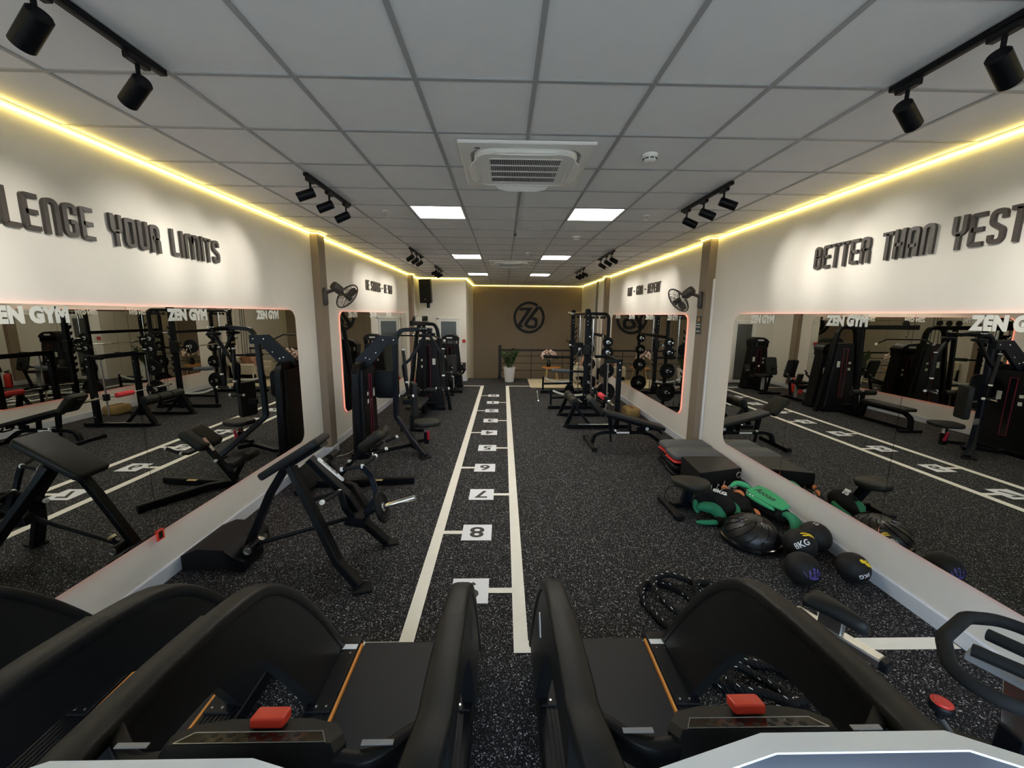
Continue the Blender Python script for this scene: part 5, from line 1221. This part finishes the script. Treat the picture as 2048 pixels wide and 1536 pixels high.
def sandbag_c():
    t = thing('sandbag', 'bright green and black sandbag lying along the skirting', 'sandbag', (2.88, 3.95, 0))
    part(t, 'body', bag_body([(2.90, 4.46, .12), (2.92, 4.28, .14), (2.955, 4.06, .13), (2.97, 3.84, .10)], .115), 'cloth_black', sharp=80)
    fl = [(0, -.085), (.12, -.10), (.34, -.085), (.46, -.05), (.46, .05), (.34, .09), (.12, .11), (0, .085)]
    o, ux = V((2.885, 4.33, .252)), V((.17, -.98, -.06)).normalized(); uy = V((.90, .16, .22)).normalized(); uy = (uy-ux*uy.dot(ux)).normalized()
    part(t, 'flap', MB().prism(fl, o, ux, uy, .02, .08), 'green_light')
    part(t, 'edge', bag_body([(2.80, 4.30, .20), (2.83, 4.12, .20), (2.875, 3.93, .19)], .035), 'green_light', sharp=80)
    part(t, 'flap_print', text_mb('Aooom', .10, o+ux*.05-uy*.03+V((0, 0, .021)), ux, uy, .002, .001, .85, shear=.25), 'print_black')
    part(t, 'strap', bag_body([(2.70, 4.46, .22), (2.78, 4.48, .25), (2.85, 4.43, .25), (2.88, 4.36, .24)], .038), 'green_light', sharp=80)
    part(t, 'strap', bag_body([(2.94, 3.90, .16), (2.965, 3.83, .18), (2.975, 3.75, .15), (2.95, 3.69, .09), (2.93, 3.68, .04)], .055), 'green', sharp=80)
    part(t, 'strap_loop', MB().lathe((2.955, 3.90, .14), (.1, 1, -.2), [(.06, -.035), (.082, -.02), (.082, .02), (.06, .035)], 16), 'cloth_black')
sandbag_a(); sandbag_b(); sandbag_c()
# ---------------------------------------------------------------- balance dome
def bosu():
    c = V((2.47, 3.655, 0)); t = thing('balance_dome', 'glossy black balance dome with raised swirl ribs on the floor', 'balance ball', c); r = .255
    part(t, 'platform', MB().lathe(c, (0, 0, 1), [(.21, 0), (r+.01, .01), (r+.025, .03), (r+.02, .055), (r-.01, .065)], 48), 'gloss_black')
    part(t, 'dome', MB().lathe(c, (0, 0, 1), [(r-.005, .06)]+[(r*math.cos(a)**.85, .06+.20*math.sin(a)) for a in [PI/2*k/12 for k in range(12)]]+[(.01, .262)], 48), 'dome_rubber', sharp=70)
    for k in range(14):
        a0 = 2*PI*k/14; pts = []
        for i in range(10):
            e = math.radians(12+62*i/9); a = a0+.9*i/9; pts.append(c+V((r*math.cos(e)**.85*math.cos(a), r*math.cos(e)**.85*math.sin(a), .061+.20*math.sin(e))))
        part(t, 'rib', MB().tube(pts, .0055, n=6), 'gloss_black')
bosu()
# ---------------------------------------------------------------- medicine balls
def med(c, r, label):
    t = thing('medicine_ball', label, 'medicine ball', (c[0], c[1], 0)); part(t, 'shell', MB().ball(c, r, 40), 'rubber_ball', sharp=80); return t, V(c), r
def curve_on(mb, c, r, e=.0015):
    "wrap a flat print mesh on to the ball"
    mb.v = [tuple(c+(V(v)-c).normalized()*(r+e+.0*i)) for i, v in enumerate(mb.v)]; return mb
def dirframe(d, roll):
    z = V(d).normalized(); x = V((0, 0, 1)).cross(z).normalized(); y = z.cross(x); return x*math.cos(roll)+y*math.sin(roll), -x*math.sin(roll)+y*math.cos(roll), z
def sub(mb, n=1):
    bm = bmesh.new(); vs = [bm.verts.new(v) for v in mb.v]
    for f in mb.f:
        try: bm.faces.new([vs[i] for i in f])
        except ValueError: pass
    bmesh.ops.triangulate(bm, faces=bm.faces)
    bmesh.ops.subdivide_edges(bm, edges=bm.edges, cuts=n, use_grid_fill=True)
    bm.verts.index_update(); o = MB(); o.v = [tuple(v.co) for v in bm.verts]; o.f = [tuple(v.index for v in f.verts) for f in bm.faces]; bm.free(); return o
def blob(c, r, d, roll, shapes, mt, t, name):
    x, y, z = dirframe(d, roll); q = MB()
    for u, v, a, b, rot in shapes:
        ca, sa = math.cos(rot), math.sin(rot); ring = [c+z*r+x*(u+a*math.cos(k)*ca-b*math.sin(k)*sa)+y*(v+a*math.cos(k)*sa+b*math.sin(k)*ca) for k in [2*PI*i/14 for i in range(14)]]
        q.add([c+z*r+x*u+y*v]+ring, [(0, 1+i, 1+(i+1) % 14) for i in range(14)])
    part(t, name, curve_on(sub(q, 1), c, r), mt)
def ball_text(t, c, r, d, roll, s, size):
    x, y, z = dirframe(d, roll); q = text_mb(s, size, c+z*r-y*size*.35, x, y, .0, size*.02, 1, 'CENTER'); part(t, 'print', curve_on(sub(q, 1), c, r), 'print_white')
t, c, r = med((2.738, 3.368, .138), .138, 'black 8KG medicine ball between the balance dome and another ball')
ball_text(t, c, r, (-.42, -.75, .50), .62, '8KG', .075); blob(c, r, (.30, -.35, .85), -.75, [(-.05, .012, .04, .008, 0), (-.045, -.012, .035, .007, .15), (.02, 0, .045, .017, 0), (.07, 0, .03, .007, 0)], 'yellow', t, 'emblem')
t, c, r = med((2.984, 3.500, .138), .138, 'large plain black medicine ball against the skirting'); ball_text(t, c, r, (-.1, -.05, 1), .0, '10', .05)
t, c, r = med((2.508, 3.02, .132), .132, 'black medicine ball with a purple hand print')
blob(c, r, (.05, -.86, .28), 0, [(0, -.045, .045, .013, -.12), (-.035, .0, .009, .012, 0), (-.037, -.022, .008, .009, 0), (-.036, .018, .007, .008, 0), (-.002, .005, .009, .012, 0), (.0, .03, .012, .011, 0), (-.002, -.02, .009, .009, 0), (.03, .012, .010, .022, -.15), (.022, -.02, .007, .007, 0), (.055, -.012, .008, .02, -.5), (-.075, -.01, .004, .03, .6)], 'purple', t, 'hand_print')
t, c, r = med((2.965, 3.045, .122), .122, 'small black 3KG medicine ball with a yellow emblem')
blob(c, r, (.32, -.55, .62), -.8, [(-.045, .0, .022, .018, 0), (0, 0, .032, .026, 0), (.04, -.006, .022, .012, -.2), (.066, -.012, .016, .006, -.4)], 'yellow', t, 'emblem'); blob(c, r+.0006, (.33, -.53, .66), -.8, [(0, .004, .010, .006, 0)], 'print_black', t, 'emblem_eye')
ball_text(t, c, r, (-.02, -.98, .02), PI+.35, '3KG', .05)
# ---------------------------------------------------------------- battle ropes
def rope(name, label, pts, r, end=True):
    P = bez(pts, 14); N = len(P); t = thing(name, label, 'rope', (P[0].x, P[0].y, 0)); L = [0]
    for a, b in zip(P[:-1], P[1:]): L.append(L[-1]+(b-a).length)
    M = int(L[-1]/.012); Q = []; k = 0
    for i in range(M+1):
        s = L[-1]*i/M
        while k < N-2 and L[k+1] < s: k += 1
        Q.append(P[k].lerp(P[k+1], (s-L[k])/max(1e-9, L[k+1]-L[k])))
    for st in range(3):
        mb = MB(); cpt = []
        for i, p in enumerate(Q):
            tg = (Q[min(i+1, M)]-Q[max(i-1, 0)]).normalized(); x, y, z = basis(tg); a = st*2*PI/3+L[-1]*i/M/.085*2*PI; cpt.append(p+x*(r*.52*math.cos(a))+y*(r*.52*math.sin(a)))
        part(t, 'strand', mb.tube(cpt, r*.56, n=7), 'rubber', sharp=80)
    fk = MB(); rr = random.Random(11)
    for i in range(4, M-4, 5):
        p = Q[i]; tg = (Q[i+1]-Q[i-1]).normalized(); x, y, z = basis(tg); a = rr.uniform(.2, PI-.2); n = x*math.cos(a)+y*math.sin(a)
        if n.z < 0: n = -n
        fk.tube([p+n*r*1.0-tg*.010+x*.005, p+n*r*1.06, p+n*r*1.0+tg*.010-x*.005], .0024, n=5)
    f = part(t, 'tracer_flecks', fk, 'print_white'); f['kind'] = 'stuff'
    if end:
        for p, d in ((Q[0], Q[0]-Q[6]), (Q[-1], Q[-1]-Q[-7])): part(t, 'rubber_sleeve', MB().cyl(p-d.normalized()*.16, p+d.normalized()*.04, r*1.2, n=14), 'black_plastic')
rz = .027
rope('battle_rope', 'black twisted battle rope coiled on the floor behind the treadmill arm', [(1.30, 2.38, rz), (1.16, 2.55, rz), (1.10, 2.78, rz), (1.16, 2.96, rz), (1.34, 2.98, rz), (1.48, 2.80, rz), (1.40, 2.58, rz), (1.24, 2.66, rz*3), (1.22, 2.92, rz*3), (1.40, 3.02, rz*3), (1.62, 2.94, rz), (1.74, 2.78, rz), (1.66, 2.62, rz), (1.54, 2.70, rz), (1.56, 2.90, rz*3), (1.76, 2.96, rz), (1.96, 2.84, rz), (1.98, 2.62, rz), (1.84, 2.50, rz)], .026)
rope('battle_rope', 'black twisted battle rope tangled under the open arch of the treadmill', [(1.20, 2.18, rz), (1.32, 2.05, rz), (1.42, 1.96, rz), (1.50, 1.90, rz), (1.62, 1.92, rz), (1.66, 2.0, rz), (1.56, 2.12, rz), (1.42, 2.14, rz*3), (1.36, 2.0, rz*3), (1.52, 1.94, rz*3), (1.68, 1.93, rz), (1.80, 2.0, rz), (1.74, 2.16, rz), (1.60, 2.20, rz), (1.30, 2.28, rz)], .026)
# small white plug and cable by the column skirting
t = thing('power_plug', 'white plug and thin cable on the floor at the column skirting', 'plug', (-2.62, 6.05, 0))
part(t, 'plug', MB().box((-2.60, 6.04, .012), (.06, .035, .022), rotm(0, 0, .4), .004), 'white_plastic'); part(t, 'cable', MB().tube(bez([(-2.58, 6.06, .006), (-2.46, 6.20, .006), (-2.44, 6.45, .006), (-2.52, 6.62, .006)], 5), .005, n=6), 'white_plastic')
